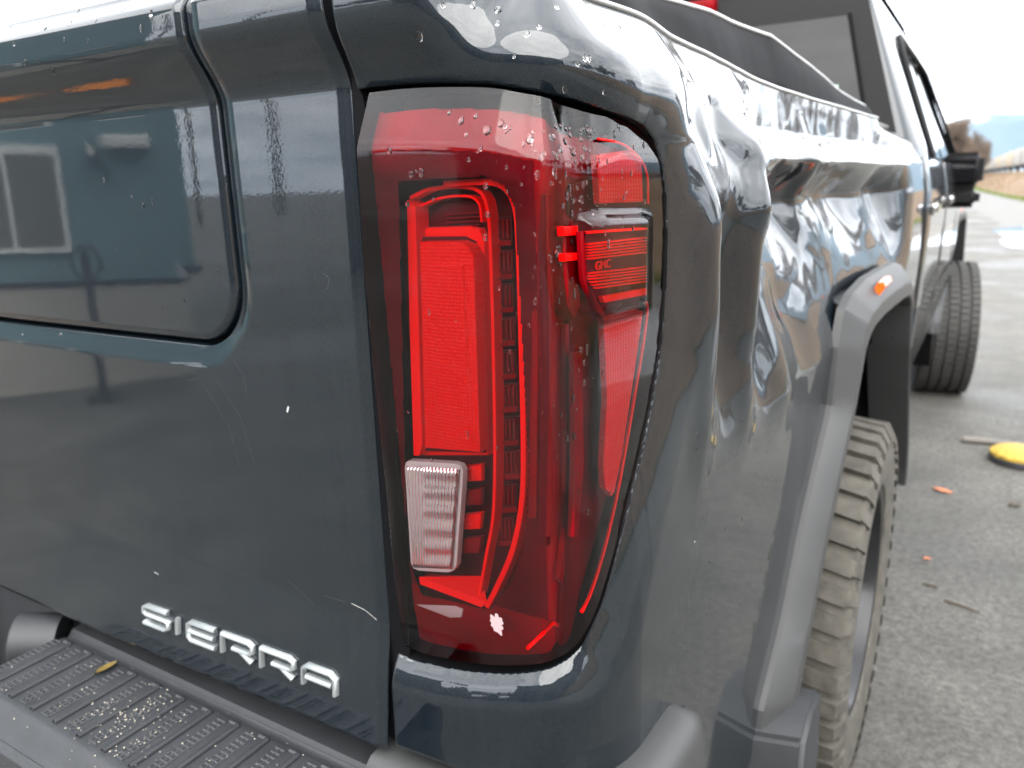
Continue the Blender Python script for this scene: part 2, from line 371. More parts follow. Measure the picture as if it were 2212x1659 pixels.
deep = deep*(1+.17*np.sin(Ug*15+Zg*9)*ss(Zg, 1.2, 1.35)*(1-ss(Zg, 1.42, 1.475)))
macro = (1-wf)*((1-wd)*leaned+wd*blur(deep, 3))+wf*fore
shoulder = (1-crush)*shoulder + crush*macro
off = (1-wside)*lip + wside*shoulder
# soft fender bulge and body waist line
off += 0.006*ss(Ug, .45, .9)*np.exp(-((Zw-1.18)/.12)**2)
# chamfer that leads down to the lamp on its right and below it
cm = 1.0
cw = np.where(Zw > 1.44, .050, .034+.030*ss(Ug, .17, .27))
ch = np.clip(1-sd/cw, 0, 1)
ch = blur(np.where(ch > 0, ch, 0), 2)
off -= 0.018*cm*(.45*ch+.55*ch**2.2)
# overhang above the lamp
dent = tin([(BODY.uz(a, b)[0], BODY.uz(a, b)[1], d/1000.) for a, b, d in DENTS], Ug, Zg)
wz = ss(Zg, 1.12, 1.30)
dent = wz*blur(dent, 9)+(1-wz)*blur(dent, 34)
brng = random.Random(5); bp_ = []
for k in range(80):
    uu, zz = brng.uniform(.40, 1.75), brng.uniform(1.17, 1.50)
    am = .0030*float(ss(uu, .42, .60))*float(ss(zz, 1.16, 1.27))
    bp_.append((uu, zz, brng.uniform(-1, 1)*am))
bp_ += [(a, b, 0.0) for a in (.36, .7, 1.1, 1.5, 1.8) for b in (1.10, 1.56)]+[(.36, b, 0.0) for b in (1.2, 1.3, 1.4, 1.5)]
fold = np.zeros_like(dent)
for uc, wu, am_, zl, zh in ((.455, .030, .009, 1.02, 1.42), (.535, .036, -.016, 1.06, 1.40), (.610, .030, .013, 1.03, 1.44), (.700, .045, -.015, 1.03, 1.36), (.800, .045, .010, 1.00, 1.30), (.92, .07, -.008, 1.04, 1.26)):
    uu_ = Ug-.16*(1.25-Zg)*(uc-.45)*3                      # folds fan out downwards
    fold += am_*np.exp(-((uu_-uc)/wu)**2)*ss(Zg, zl, zl+.13)*(1-ss(Zg, zh-.06, zh+.02))
dent = dent*(.70-.35*wd)*ss(Zg, 1.08, 1.24)+fold+blur(tin(bp_, Ug, Zg), 10)
fine = np.zeros_like(dent)
msk = ss(Ug, .36, .46)*ss(Zg, .98, 1.12)*(1-ss(Ug, 1.7, 2.1))
for i in range(NU):
    if ug[i] < .34: continue
    for j in range(NZ):
        if zg[j] > .95: fine[i, j] = mnoise.noise(Vector((ug[i]*9, zg[j]*11, 2.3)))*.0035+mnoise.noise(Vector((ug[i]*22, zg[j]*15, 7.7)))*.0014
off += dent + fine*msk*.45
# arch line pulled around the flare
PT = BODY.pt(Ug); NM = BODY.nm(Ug)
LT = .0026                                     # shut line between body and lamp
gu, gz = np.gradient(sd, ug, zg)
near = (sd > LT-.0042) & (sd < LT+.0010)
Us = Ug-np.where(near, (sd-LT)*gu, 0); Zs = Zw-np.where(near, (sd-LT)*gz, 0)
V = np.concatenate([BODY.pt(Us)+BODY.nm(Us)*off[..., None], Zs[..., None]], -1)
fc = grid_faces(NU, NZ)
fsd = sd.ravel()[fc].mean(1); fu = Ug.ravel()[fc].mean(1); fz = Zg.ravel()[fc].mean(1); fy = V.reshape(-1, 3)[fc][:, :, 1].mean(1)
ARCH = np.array([(.68, .3), (.68, .56), (.86, .83), (.98, .99), (1.01, 1.10), (1.07, 1.15), (1.59, 1.15), (1.65, 1.10), (1.68, .99), (1.80, .83), (1.98, .56), (1.98, .3)])
arch_sd = poly_sdf(np.stack([fy, fz], 1), ARCH)
keep = ~((fu < .035) & (fz > .955) & (fz < 1.475)) & (fz > zbottom(fu)) & ((arch_sd > 0) | (fu < .5)) & (sd.ravel()[fc].min(1) > LT-.0042)
Vb, Fb = compact(V.reshape(-1, 3), fc[keep])
bed_side = obj('bed_side', Vb, Fb, PAINT, truck)
bed_side['label'] = 'dark bed side with a deep crumpled dent behind the lamp'
# turned-in edge of the sheet all round the lamp
def off_at(u, z):
    i = np.clip(np.searchsorted(ug, u), 0, NU-1); j = np.clip(np.searchsorted(zg, z), 0, NZ-1); return off[i, j]
opl = resample(np.vstack([lamp_poly_body, lamp_poly_body[:1]]), step=.003)[:-1]
tg = np.roll(opl, -1, 0)-np.roll(opl, 1, 0); tg /= np.linalg.norm(tg, axis=1)[:, None]; on = np.stack([tg[:, 1], -tg[:, 0]], 1)
if poly_sdf(opl+on*.001, lamp_poly_body).mean() < 0: on = -on
rim_o = opl+on*LT; oo = np.array([off_at(a, b) for a, b in opl+on*.006]); RVs = []
for dpt in (0.0, .004, .02, .06): RVs.append(np.concatenate([BODY.pt(rim_o[:, 0])+BODY.nm(rim_o[:, 0])*(oo-dpt-.0008)[:, None], rim_o[:, 1:2]], 1))
nR = len(opl); RVs = np.stack(RVs, 1); obj('lamp_opening_edge', RVs.reshape(-1, 3), [(i*4+k, ((i+1) % nR)*4+k, ((i+1) % nR)*4+k+1, i*4+k+1) for i in range(nR) for k in range(3)], BLACKP, bed_side)
sol = bed_side.modifiers.new('sheet', 'SOLIDIFY'); sol.thickness = 0.004; sol.offset = -1

# ---- crushed rail: black cap rolled towards the outside, pale torn edge
rail_low = np.stack([V[:, -1, 0], V[:, -1, 1], V[:, -1, 2]], 1)
ry = rail_low[:, 1]
sel = (ug > .27)
low = rail_low[sel]; yy = low[:, 1]
hgt = np.interp(yy, [.0, .12, .3, .55, .85, 1.1, 1.4, 1.8, 2.1], [.0, .018, .048, .074, .088, .072, .046, .020, .006])
inn = np.interp(yy, [.0, .3, .85, 1.4, 2.1], [.02, .035, .025, .035, .01])
n = len(low); nc = 7; VV = []
for k in range(nc):
    t = k/(nc-1); VV.append(np.stack([low[:, 0]-inn*t-.004, low[:, 1], low[:, 2]+hgt*t-.006+.006*t+.010*np.sin(t*math.pi)], 1))
VV = np.stack(VV, 1)
for i in range(n):
    for k in range(nc): VV[i, k] += np.array([1, 0, .5])*mnoise.noise(Vector((VV[i, k][1]*7, k*.4, 1.2)))*.002*math.sin(math.pi*k/(nc-1))
rail_cap = obj('rail_cap', VV.reshape(-1, 3), grid_faces(n, nc), BLACK, truck)
rail_cap['label'] = 'black rail cap buckled up along the crushed bed side'
rail_cap.modifiers.new('sheet', 'SOLIDIFY').thickness = 0.003
def tube(pts, r, sides=8, caps=True):
    P = np.asarray(pts, float); n = len(P); r = np.broadcast_to(np.asarray(r, float), (n,))
    T = np.gradient(P, axis=0); T /= np.linalg.norm(T, axis=1)[:, None]+1e-12
    ref = np.array([0, 0, 1.0]) if abs(T[0][2]) < .9 else np.array([1.0, 0, 0])
    a = np.cross(T[0], ref); a /= np.linalg.norm(a); VV = []
    for i in range(n):
        a = a-T[i]*(a@T[i]); a /= np.linalg.norm(a)+1e-12; b = np.cross(T[i], a)
        for k in range(sides):
            w = 2*math.pi*k/sides; VV.append(P[i]+r[i]*(a*math.cos(w)+b*math.sin(w)))
    FF = [(i*sides+k, i*sides+(k+1) % sides, (i+1)*sides+(k+1) % sides, (i+1)*sides+k) for i in range(n-1) for k in range(sides)]
    return np.array(VV), FF
SEAM = simple('bare_seam_edge', (0.42, 0.42, 0.41), 0.3, 0.5, noise=0.3, nscale=60)
v1, f1 = tube(low+np.array([.0, 0, .001]), .0032, 6); obj('rail_seam', v1, f1, SEAM, rail_cap)
v1, f1 = tube(VV[:, -1], .0034, 6); obj('rail_seam', v1, f1, SEAM, rail_cap)

# ================================================================== TAIL LAMP
lamp = bpy.data.objects.new('tail_lamp', None); COL.objects.link(lamp); lamp.parent = truck
lamp.matrix_parent_inverse = Matrix.Translation(-truck.location); lamp.empty_display_size = .05
lamp['label'] = 'large red C-shaped tail lamp with clear reversing lens, beaded with rain'
top_u, top_z = ct[:, 0], ct[:, 1]
BLOCK = uzs(LENSP, [(1256, 474), (1300, 468), (1380, 466), (1440, 468), (1446, 560), (1444, 640), (1425, 662), (1365, 672), (1305, 690), (1290, 676), (1274, 640), (1262, 600)])
def lens_off(u, z):
    u = np.asarray(u, float); z = np.asarray(z, float); sh = u.shape
    zt = np.interp(u, top_u, top_z)
    fac = .046-.020*ss(u, .18, .30)
    o = -.42*(1-.55*ss(u, .19, .27))*softplus(z-(zt-fac), .0022)
    o = o-.10*softplus(.985-z, .008)
    o = o+.042*(np.minimum(z, zt-fac)-.99)*(1-ss(u, .17, .21))
    s = poly_sdf(np.stack([u.ravel(), z.ravel()], 1), BLOCK).reshape(sh)
    o = o+.0095*ss(-s, -.006, .006)*ss(u, .34, .30)
    return o
def lens_pt(u, z, extra=0.0):
    p = LENSP.pt(u)+LENSP.nm(u)*(lens_off(u, z)+extra)[..., None]
    return np.concatenate([p, np.asarray(z, float)[..., None]], -1)
def coons(na, nb, m=0.0):
    a = np.linspace(0+m, 1-m, na); b = np.linspace(0+m, 1-m, nb); t = np.linspace(0, 1, 120)
    f = lambda c, s: np.stack([np.interp(s, t, c[:, 0]), np.interp(s, t, c[:, 1])], -1)
    A, B = np.meshgrid(a, b, indexing='ij')
    Lf, Rf, Bf, Tf = f(cl, B), f(cr, B), f(cb, A), f(ct, A)
    bl, br, tl, tr = cb[0], cb[-1], ct[0], ct[-1]
    A_, B_ = A[..., None], B[..., None]
    return (1-A_)*Lf+A_*Rf+(1-B_)*Bf+B_*Tf-((1-A_)*(1-B_)*bl+A_*(1-B_)*br+(1-A_)*B_*tl+A_*B_*tr)
UZ = coons(190, 260)
VL = lens_pt(UZ[..., 0], UZ[..., 1])
lens = obj('lamp_lens', VL.reshape(-1, 3), grid_faces(190, 260), LENS, lamp)
lens['label'] = 'clear wrap-around lens spotted with raindrops'
# housing shell behind the lens and its dark skirt
na, nb = 60, 80
UZh = coons(na, nb)
inner = lens_pt(UZh[..., 0], UZh[..., 1]); push = 0.055
nmh = LENSP.nm(UZh[..., 0])
sh_in = inner.copy(); sh_in[..., :2] -= nmh*push
obj('lamp_housing', sh_in.reshape(-1, 3), grid_faces(na, nb), RED_BLACK, lamp)
ringi = [(i, 0) for i in range(na)]+[(na-1, j) for j in range(1, nb)]+[(i, nb-1) for i in range(na-2, -1, -1)]+[(0, j) for j in range(nb-2, 0, -1)]
outer_r = np.array([inner[i, j] for i, j in ringi]); inner_r = np.array([sh_in[i, j] for i, j in ringi]); m_ = len(ringi)
obj('lamp_skirt', np.vstack([outer_r, inner_r]), [(k, (k+1) % m_, m_+(k+1) % m_, m_+k) for k in range(m_)], SMOKE, lamp)

def prism(name, pts3, back, mat, parent, bevel=0.0012, smooth=True):
    """solid with the front outline pts3 (planar), extruded by the vector back, front edges rounded"""
    bm = bmesh.new(); vs = [bm.verts.new(tuple(p)) for p in pts3]; f = bm.faces.new(vs)
    r = bmesh.ops.extrude_face_region(bm, geom=[f]); nv = [e for e in r['geom'] if isinstance(e, bmesh.types.BMVert)]
    bmesh.ops.translate(bm, verts=nv, vec=Vector(tuple(back)))
    if bevel:
        fr = [e for e in bm.edges if all(v in vs for v in e.verts)]
        bmesh.ops.bevel(bm, geom=fr, offset=bevel, segments=2, affect='EDGES', profile=0.6)
    return from_bm(name, bm, mat, parent, smooth, 35)
def rear_piece(name, px, y, thick, mat, bevel=.0012, n=None, smooth=True):
    pts = [atY(a, b, y) for a, b in px]
    if n: pts = resample(np.vstack([spline(pts, n)]), n)
    return prism(name, pts, (0, thick, 0), mat, lamp, bevel, smooth)
def side_piece(name, px, x, thick, mat, bevel=.0012, tilt=0.045):
    # plane that follows the side of the lens: x grows slightly forwards
    out = []
    for a, b in px:
        r = ray(a, b); t = (x-EYE[0]+tilt*EYE[1])/(r[0]-tilt*r[1]); out.append(EYE+t*r)
    return prism(name, out, (-thick, 0, 0), mat, lamp, bevel)
def rear_strip(name, px, w, y, thick, mat, n=60):
    """band of constant width along a reading polyline, on plane y"""
    C = spline([atY(a, b, y)[[0, 2]] for a, b in px], n); T = np.gradient(C, axis=0); T /= np.linalg.norm(T, axis=1)[:, None]
    N2 = np.stack([-T[:, 1], T[:, 0]], 1)*w/2; A, B = C+N2, C-N2
    VV = [(p[0], y, p[1]) for p in A]+[(p[0], y, p[1]) for p in B]+[(p[0], y+thick, p[1]) for p in A]+[(p[0], y+thick, p[1]) for p in B]
    FF = []
    for i in range(n-1): FF += [(i, i+1, n+i+1, n+i), (i, 2*n+i, 2*n+i+1, i+1), (n+i, n+i+1, 3*n+i+1, 3*n+i)]
    return obj(name, VV, FF, mat, lamp, False)
# inner red body that fills the lamp behind the lens
UZr = coons(260, 360, 0.0)
ru, rz = UZr[..., 0], UZr[..., 1]
rp = lens_pt(ru, rz); nm_ = LENSP.nm(ru); rp[..., :2] -= nm_*(.020+.008*ss(ru, .19, .215))[..., None]
ffr = grid_faces(260, 360); cx = rp.reshape(-1, 3)[ffr].mean(1); cu = ru.ravel()[ffr].mean(1); cz = rz.ravel()[ffr].mean(1)
hole = np.array([atY(a, b, .02)[[0, 2]] for a, b in [(880, 392), (1060, 380), (1100, 400), (1124, 450), (1140, 1000), (1132, 1160), (1100, 1260), (1050, 1325), (905, 1290), (876, 1200)]])
in_hole = (poly_sdf(cx[:, [0, 2]], hole) < 0) & (cu < .2)
keepr = (cu > .005) & ~in_hole & (cz > .93) & (cz < np.interp(cu, top_u, top_z)-.016)
upper = (cz > np.interp(cu, top_u, top_z)-.050) | (cz < 1.0) | ((cu > .168) & (cu < .215))
for nm_i, mk, mt in (('red_inner_body', upper, RED_MID), ('dark_inner_body', ~upper, RED_DEEP)):
    Vr, Fr = compact(rp.reshape(-1, 3), ffr[keepr & mk]); obj(nm_i, Vr, Fr, mt, lamp)
# dark well that holds the C
rear_piece('lamp_well', [(862, 385), (1062, 372), (1108, 395), (1130, 450), (1146, 1000), (1138, 1165), (1105, 1268), (1052, 1335), (900, 1300), (862, 1210)], .052, .004, RED_BLACK, 0)
# C-shaped light guide
rear_strip('light_guide', [(958, 397), (1050, 393), (1088, 404), (1110, 440), (1119, 520), (1126, 760), (1130, 980), (1126, 1090), (1106, 1190), (1072, 1270), (1050, 1312)], .0052, .020, .016, RED_EDGE)
rear_strip('light_guide', [(885, 428), (930, 408), (1000, 404), (1036, 414), (1052, 450), (1060, 560), (1068, 900), (1066, 1100), (1050, 1200), (1034, 1290)], .0032, .026, .014, RED_EDGE)
rear_strip('light_guide', [(893, 452), (950, 428), (1010, 424), (1034, 440), (1040, 480)], .0022, .030, .010, RED_EDGE)
# bright bar left of the brake window
rear_piece('light_bar', [(878, 432), (897, 446), (912, 960), (905, 985), (893, 985), (884, 700)], .022, .02, RED_EDGE)
rear_piece('upper_reflector', [(900, 452), (960, 430), (1012, 428), (1034, 446), (1040, 492), (902, 498)], .044, .006, RED_DEEP)
for k in range(4): rear_piece('reflector_rib', [(962, 462+9*k), (1034, 458+9*k), (1034, 461+9*k), (962, 465+9*k)], .040, .004, RED_MID, 0)
rear_piece('brake_frame', [(902, 492), (1012, 488), (1034, 494), (1046, 520), (1054, 985), (912, 985)], .036, .010, RED_EDGE, .003)
rear_piece('brake_frame', [(906, 512), (1000, 511), (1022, 522), (1034, 548), (1044, 980), (916, 976)], .031, .008, RED_DEEP, .003)
rear_piece('brake_reflector', [(906, 522), (992, 521), (1010, 530), (1024, 556), (1037, 978), (917, 968)], .0180, .016, RED_HOT, .002)
rear_piece('brake_reflector', [(928, 575), (1000, 572), (1016, 905), (940, 900)], .0160, .004, RED_HOT, .001)
# stacked reflector cells right of the brake window
for k in range(10):
    y0 = 470+72*k; xl = 1068+k*2.6-(0 if k < 8 else (k-7)*9); w = 37
    c = [(xl, y0), (xl+w, y0-2), (xl+w+1, y0+58), (xl+1, y0+60)]
    rear_piece('reflector_cell', c, .040, .004, RED_DEEP if k % 2 else RED_BLACK, 0)
    P = [atY(xl+3, y0+50, .040), atY(xl+w-2, y0+49, .040), atY(xl+w-1, y0+60, .034), atY(xl+5, y0+62, .034)]
    obj('reflector_lip', P, [(0, 1, 2, 3)], RED_MID, lamp, False)
    for q in (0.2, 0.45, 0.7): rear_piece('reflector_cell_rib', [(xl+w*q, y0+4), (xl+w*q+2.5, y0+4), (xl+w*q+3.5, y0+46), (xl+w*q+1, y0+46)], .037, .003, RED_MID, 0)
# reversing lens: clear ribbed window in a pale rim
REV = [(882, 995), (980, 1001), (994, 1006), (1000, 1018), (998, 1060), (986, 1222), (980, 1233), (968, 1238), (905, 1234), (892, 1229), (886, 1216), (880, 1120), (873, 1010), (875, 999)]
rear_piece('reverse_lens_rim', REV, .0175, .008, CLEAR_RIM, .0022)
rib = []; nr = 15
tl_, tr_, br_, bl_ = atY(879, 1006, .0150), atY(992, 1013, .0150), atY(976, 1230, .0150), atY(893, 1226, .0150)
NA, NBv = nr*8+1, 40; RV = []
for i in range(NA):
    s = i/(NA-1)
    for j in range(NBv):
        t = j/(NBv-1); p = (1-t)*((1-s)*bl_+s*br_)+t*((1-s)*tl_+s*tr_)
        edge = min(s, 1-s, t*2, (1-t)*2)
        RV.append((p[0], p[1]-.0028*abs(math.sin(math.pi*nr*s))*min(1, edge*40)-.0009*math.sin(t*math.pi*11)*float(ss(s, .28, .40)), p[2]))
obj('reverse_lens', RV, grid_faces(NA, NBv), CLEAR_RIB, lamp)
# red prisms beside it and the scoop below
for k in range(4): rear_piece('red_prism', [(1002, 1008+52*k), (1040, 1004+52*k), (1040-2*k, 1040+52*k), (1000-2*k, 1042+52*k)], .034-.003*(k % 2), .006, RED_HOT if k % 2 == 0 else RED_MID, .003)
P = [atY(905, 1246, .022), atY(932, 1240, .045), atY(1040, 1244, .045), atY(1052, 1300, .022), atY(1040, 1312, .018), atY(908, 1262, .018)]
obj('lamp_scoop', P, [(0, 1, 2, 3), (0, 3, 4, 5)], RED_EDGE, lamp, False)
rear_piece('lower_red_panel', [(935, 1338), (1040, 1346), (1092, 1338), (1078, 1362), (1040, 1374), (940, 1366)], .030, .006, RED_MID)
# vertical red ribs towards the corner
for (xa, xb, ya, yb, mt, yd) in [(1138, 1152, 330, 1120, RED_MID, .016), (1158, 1176, 420, 1180, RED_DEEP, .014), (1176, 1184, 420, 1160, RED_MID, .013)]:
    rear_piece('corner_rib', [(xa, ya), (xb, ya), (xb+10, (ya+yb)/2), (xb+6, yb), (xa+2, yb), (xa+10, (ya+yb)/2)], yd, .006, mt)
# side: marker block, reflectors, thin outline
side_piece('side_housing', [(1238, 400), (1428, 340), (1430, 640), (1400, 860), (1330, 1160), (1262, 1360), (1215, 1395), (1228, 900)], .034, .004, RED_DEEP, 0)
side_piece('upper_side_reflector', [(1290, 335), (1368, 322), (1386, 345), (1390, 436), (1296, 440)], .050, .006, RED_REFL)
side_piece('side_marker_cheek', [(1216, 496), (1224, 486), (1250, 486), (1252, 600), (1254, 660), (1240, 690), (1226, 660), (1219, 590)], .046, .012, RED_MID)
side_piece('side_marker_cheek', [(1218, 490), (1248, 488), (1249, 508), (1219, 510)], .050, .006, RED_EDGE)
side_piece('side_marker_cheek', [(1220, 548), (1250, 546), (1251, 562), (1222, 565)], .050, .006, RED_EDGE)
side_piece('side_marker', [(1263, 500), (1396, 492), (1397, 640), (1304, 668), (1275, 640), (1266, 600)], .048, .008, RED_DEEP)
for k in range(16):
    y0 = 522+6.3*k
    if 5 < k < 10: continue
    xl = 1272 if k < 12 else 1272+(k-12)*6
    side_piece('marker_rib', [(xl, y0+4), (1397, y0-10), (1397, y0-7), (xl, y0+7.5)], .054, .004, RED_EDGE, 0)
side_piece('marker_frame', [(1262, 500), (1398, 491), (1398, 496), (1268, 505)], .054, .004, RED_EDGE, 0)
side_piece('marker_frame', [(1300, 640), (1397, 622), (1397, 636), (1306, 654)], .054, .004, RED_EDGE, 0)
side_piece('marker_frame', [(1254, 500), (1262, 500), (1268, 600), (1290, 650), (1308, 676), (1303, 688), (1280, 660), (1260, 604)], .055, .004, RED_MID, .001)
side_piece('side_reflector', [(1304, 688), (1378, 668), (1390, 672), (1372, 800), (1344, 985), (1328, 1062), (1322, 1072), (1308, 1056), (1304, 1000), (1312, 860)], .053, .006, RED_REFL)
def side_strip(name, px, w, x, mat, n=60, tilt=.045):
    C = []
    for a, b in px:
        r = ray(a, b); t = (x-EYE[0]+tilt*EYE[1])/(r[0]-tilt*r[1]); C.append(EYE+t*r)
    v, f = tube(spline(C, n), w, 6); return obj(name, v, f, mat, lamp)
side_strip('red_outline', [(1392, 652), (1397, 662), (1392, 720), (1366, 880), (1334, 1060), (1304, 1190), (1276, 1280), (1256, 1322)], .0020, .050, RED_EDGE)
side_strip('red_outline', [(1256, 1322), (1225, 1340), (1205, 1350), (1196, 1346), (1180, 1362), (1140, 1400)], .0018, .024, RED_EDGE)
side_strip('red_outline', [(1292, 300), (1345, 312), (1382, 342), (1398, 380), (1400, 440)], .0012, .054, RED_EDGE)
side_piece('side_rib', [(1240, 760), (1258, 760), (1262, 1000), (1250, 1160), (1236, 1160), (1242, 1000)], .046, .005, RED_MID)
side_piece('side_rib', [(1222, 700), (1230, 700), (1232, 1150), (1216, 1260), (1210, 1250), (1224, 1120)], .034, .005, RED_MID)
# painted white glint, marker lettering, then the pale scuff low on the lens
PALE = simple('pale_pink_glint', (0.50, 0.36, 0.38), 0.2)
rear_piece('glint_wedge', [(892, 1304), (984, 1309), (1000, 1316), (996, 1334), (972, 1335)], .026, .004, PALE, .001)  # solid pale wedge, its colour standing in for the white glint
def side_text(body, px, py, size, x, tilt=.045):
    cu = bpy.data.curves.new('lettering', 'FONT'); cu.body = body; cu.size = size; cu.extrude = .0006; to = bpy.data.objects.new('lettering', cu); COL.objects.link(to)
    dg = bpy.context.evaluated_depsgraph_get(); me = bpy.data.meshes.new_from_object(to.evaluated_get(dg)); bpy.data.objects.remove(to)
    r = ray(px, py); t = (x-EYE[0]+tilt*EYE[1])/(r[0]-tilt*r[1]); o_ = EYE+t*r
    for v in me.vertices: a, b, c = v.co; v.co = (o_[0]+tilt*a+c, o_[1]+a*1.25, o_[2]+b)
    me.materials.clear(); me.materials.append(RED_EDGE); link('lettering', me, lamp)
side_text('GMC', 1286, 584, .0105, .0525)
SCUFF = simple('pale_scuff', (0.40, 0.29, 0.30), 0.8)
c_ = LENSP.uz(1074, 1345); VV = [(0, 0)]; kk = 40
for i in range(kk):
    a = 2*math.pi*i/kk; rr = .0075*(1+.45*fbm(math.cos(a)*1.7, math.sin(a)*1.7, 3.0)+.12*math.sin(9*a)); VV.append((rr*math.cos(a), 1.25*rr*math.sin(a)))
VV = np.array(VV)+np.array(c_); P3 = lens_pt(VV[:, 0], VV[:, 1], .0006)
obj('lens_scuff', P3, [(0, i+1, (i+1) % kk+1) for i in range(kk)], SCUFF, lamp)
# dark pocket behind the lamp
vp = lens_pt(UZh[..., 0], UZh[..., 1]); vp[..., :2] -= nmh*.062
obj('lamp_pocket', vp.reshape(-1, 3), grid_faces(na, nb), BLACK, lamp)

# ================================================================== TAILGATE
GX0, GX1 = -.170, -1.70
xg = np.r_[np.arange(GX0, -.325, -.003), np.arange(-.325, -.455, -.0013), np.arange(-.455, -1.0, -.004), np.linspace(-1.0, GX1, 70)]
zg2 = np.r_[np.arange(.805, 1.205, .004), np.arange(1.205, 1.335, .0013), np.arange(1.335, 1.602, .003)]
xg = np.array(sorted(set(np.round(xg, 5)), reverse=True)); xg = xg[np.r_[True, np.diff(xg) < -.0009]]
zg2 = np.unique(np.round(zg2, 5)); zg2 = zg2[np.r_[True, np.diff(zg2) > .0009]]
Xg, Zt = np.meshgrid(xg, zg2, indexing='ij')
GC = -.935
def rrect_sdf(X, Z, x0, x1, z0, z1, r):
    cx, cz = (x0+x1)/2, (z0+z1)/2; qx = np.abs(X-cx)-(x1-x0)/2+r; qz = np.abs(Z-cz)-(z1-z0)/2+r
    return np.minimum(np.maximum(qx, qz), 0)+np.hypot(np.maximum(qx, 0), np.maximum(qz, 0))-r
gs = rrect_sdf(Xg, Zt, 2*GC+.352, -.352, 1.236, 2.2, .070)
gy = .012*ss(np.abs(Xg-GC)/.76, .2, 1.0)-.012            # slight crown
gy = gy + .012 - .012*1.0*np.cos((Xg-GC)/.8*1.2)*0
lipt = 0.030*ss(Zt, 1.487, 1.556)-0.02*ss(Zt, 1.575, 1.605)
gy = gy-lipt
gy = gy-.13*softplus(.950-Zt, .0035)                      # lower part kicks out below the crease
gy = gy+.0100*(1-ss(gs, .0, .030))                        # slope down to the inner gate
gy = gy+.022*np.exp(-(gs/.0026)**4)                       # the black gap
gy = gy+.006*ss(-(Xg-GX0), .012, .0)                      # edge turned in at the lamp side
inner_panel = gs < 0
gy = np.where(inner_panel, gy-.004*ss(-gs, .0, .012)+.0025*ss(-gs, .02, .25), gy)
VT = np.stack([Xg, gy, Zt], -1); ft = grid_faces(len(xg), len(zg2))
# orientation: x runs to the left here, so flip
ft = ft[:, ::-1]
fgs = gs.ravel()[ft].mean(1)
Vf, Ff = compact(VT.reshape(-1, 3), ft[fgs >= 0]); Vi, Fi = compact(VT.reshape(-1, 3), ft[fgs < 0])
tailgate = obj('tailgate', Vf, Ff, PAINT, truck)
tailgate['label'] = 'dark tailgate with silver letters along its lower edge'
tailgate.modifiers.new('sheet', 'SOLIDIFY').thickness = .004
inner_gate = obj('inner_gate', Vi, Fi, PAINT, tailgate)
def gate_y(x, z):
    i = np.argmin(np.abs(xg-x)); j = np.argmin(np.abs(zg2-z)); return gy[i, j]
# black gap liner behind the seams
def boxm(name, lo, hi, mat, parent, bevel=0.0, smooth=True):
    bm = bmesh.new(); bmesh.ops.create_cube(bm, size=1)
    for v in bm.verts: v.co = Vector([(lo[k]+hi[k])/2+v.co[k]*(hi[k]-lo[k]) for k in range(3)])
    if bevel: bmesh.ops.bevel(bm, geom=list(bm.edges), offset=bevel, segments=3, affect='EDGES', profile=.5)
    return from_bm(name, bm, mat, parent, smooth, 40)
boxm('gate_core', (-1.70, .034, .81), (-.172, .07, 1.585), BLACK, tailgate)
boxm('bed_corner_core', (-.155, .068, .83), (.005, .30, 1.53), BLACK, truck)
boxm('gap_liner', (-.185, .018, .80), (-.145, .05, 1.585), BLACK, tailgate)

# chips and scratches in the paint
CHIP = simple('bare_chip', (0.55, 0.55, 0.53), 0.7); FAINT = simple('faint_scratch', (0.045, 0.05, 0.052), 0.6)
def scratch(pts, w, mt=None):
    C = []
    for a, b in pts:
        q = atY(a, b, -.005); y = gate_y(q[0], q[2]); q = atY(a, b, y); C.append((q[0], gate_y(q[0], q[2])-.0003, q[2]))
    C = resample(np.array(C), 14); T = np.gradient(C, axis=0); n2 = np.stack([-T[:, 2], 0*T[:, 0], T[:, 0]], 1); n2 /= np.linalg.norm(n2, axis=1)[:, None]
    ww = w*np.array([.3+.7*abs(math.sin(1.7*i+w*9000)) for i in range(len(C))])[:, None]
    obj('paint_chip', np.vstack([C+n2*ww, C-n2*ww]), [(i, i+1, 15+i, 14+i) for i in range(13)], mt or (CHIP if w > .0004 else FAINT), tailgate)
scratch([(621, 890), (624, 878)], .0014); scratch([(760, 1303), (790, 1318), (822, 1333)], .00042); scratch([(700, 1285), (745, 1300)], .0003); scratch([(622, 1252), (648, 1275), (680, 1305)], .00025)
scratch([(700, 590), (712, 600), (708, 625)], .00035); scratch([(508, 780), (528, 812), (533, 850)], .00025); scratch([(470, 820), (520, 900), (550, 1000)], .0002); scratch([(440, 830), (495, 920), (520, 1010)], .0002); scratch([(395, 815), (410, 822), (430, 815)], .0002); scratch([(335, 1235), (345, 1240)], .0006)

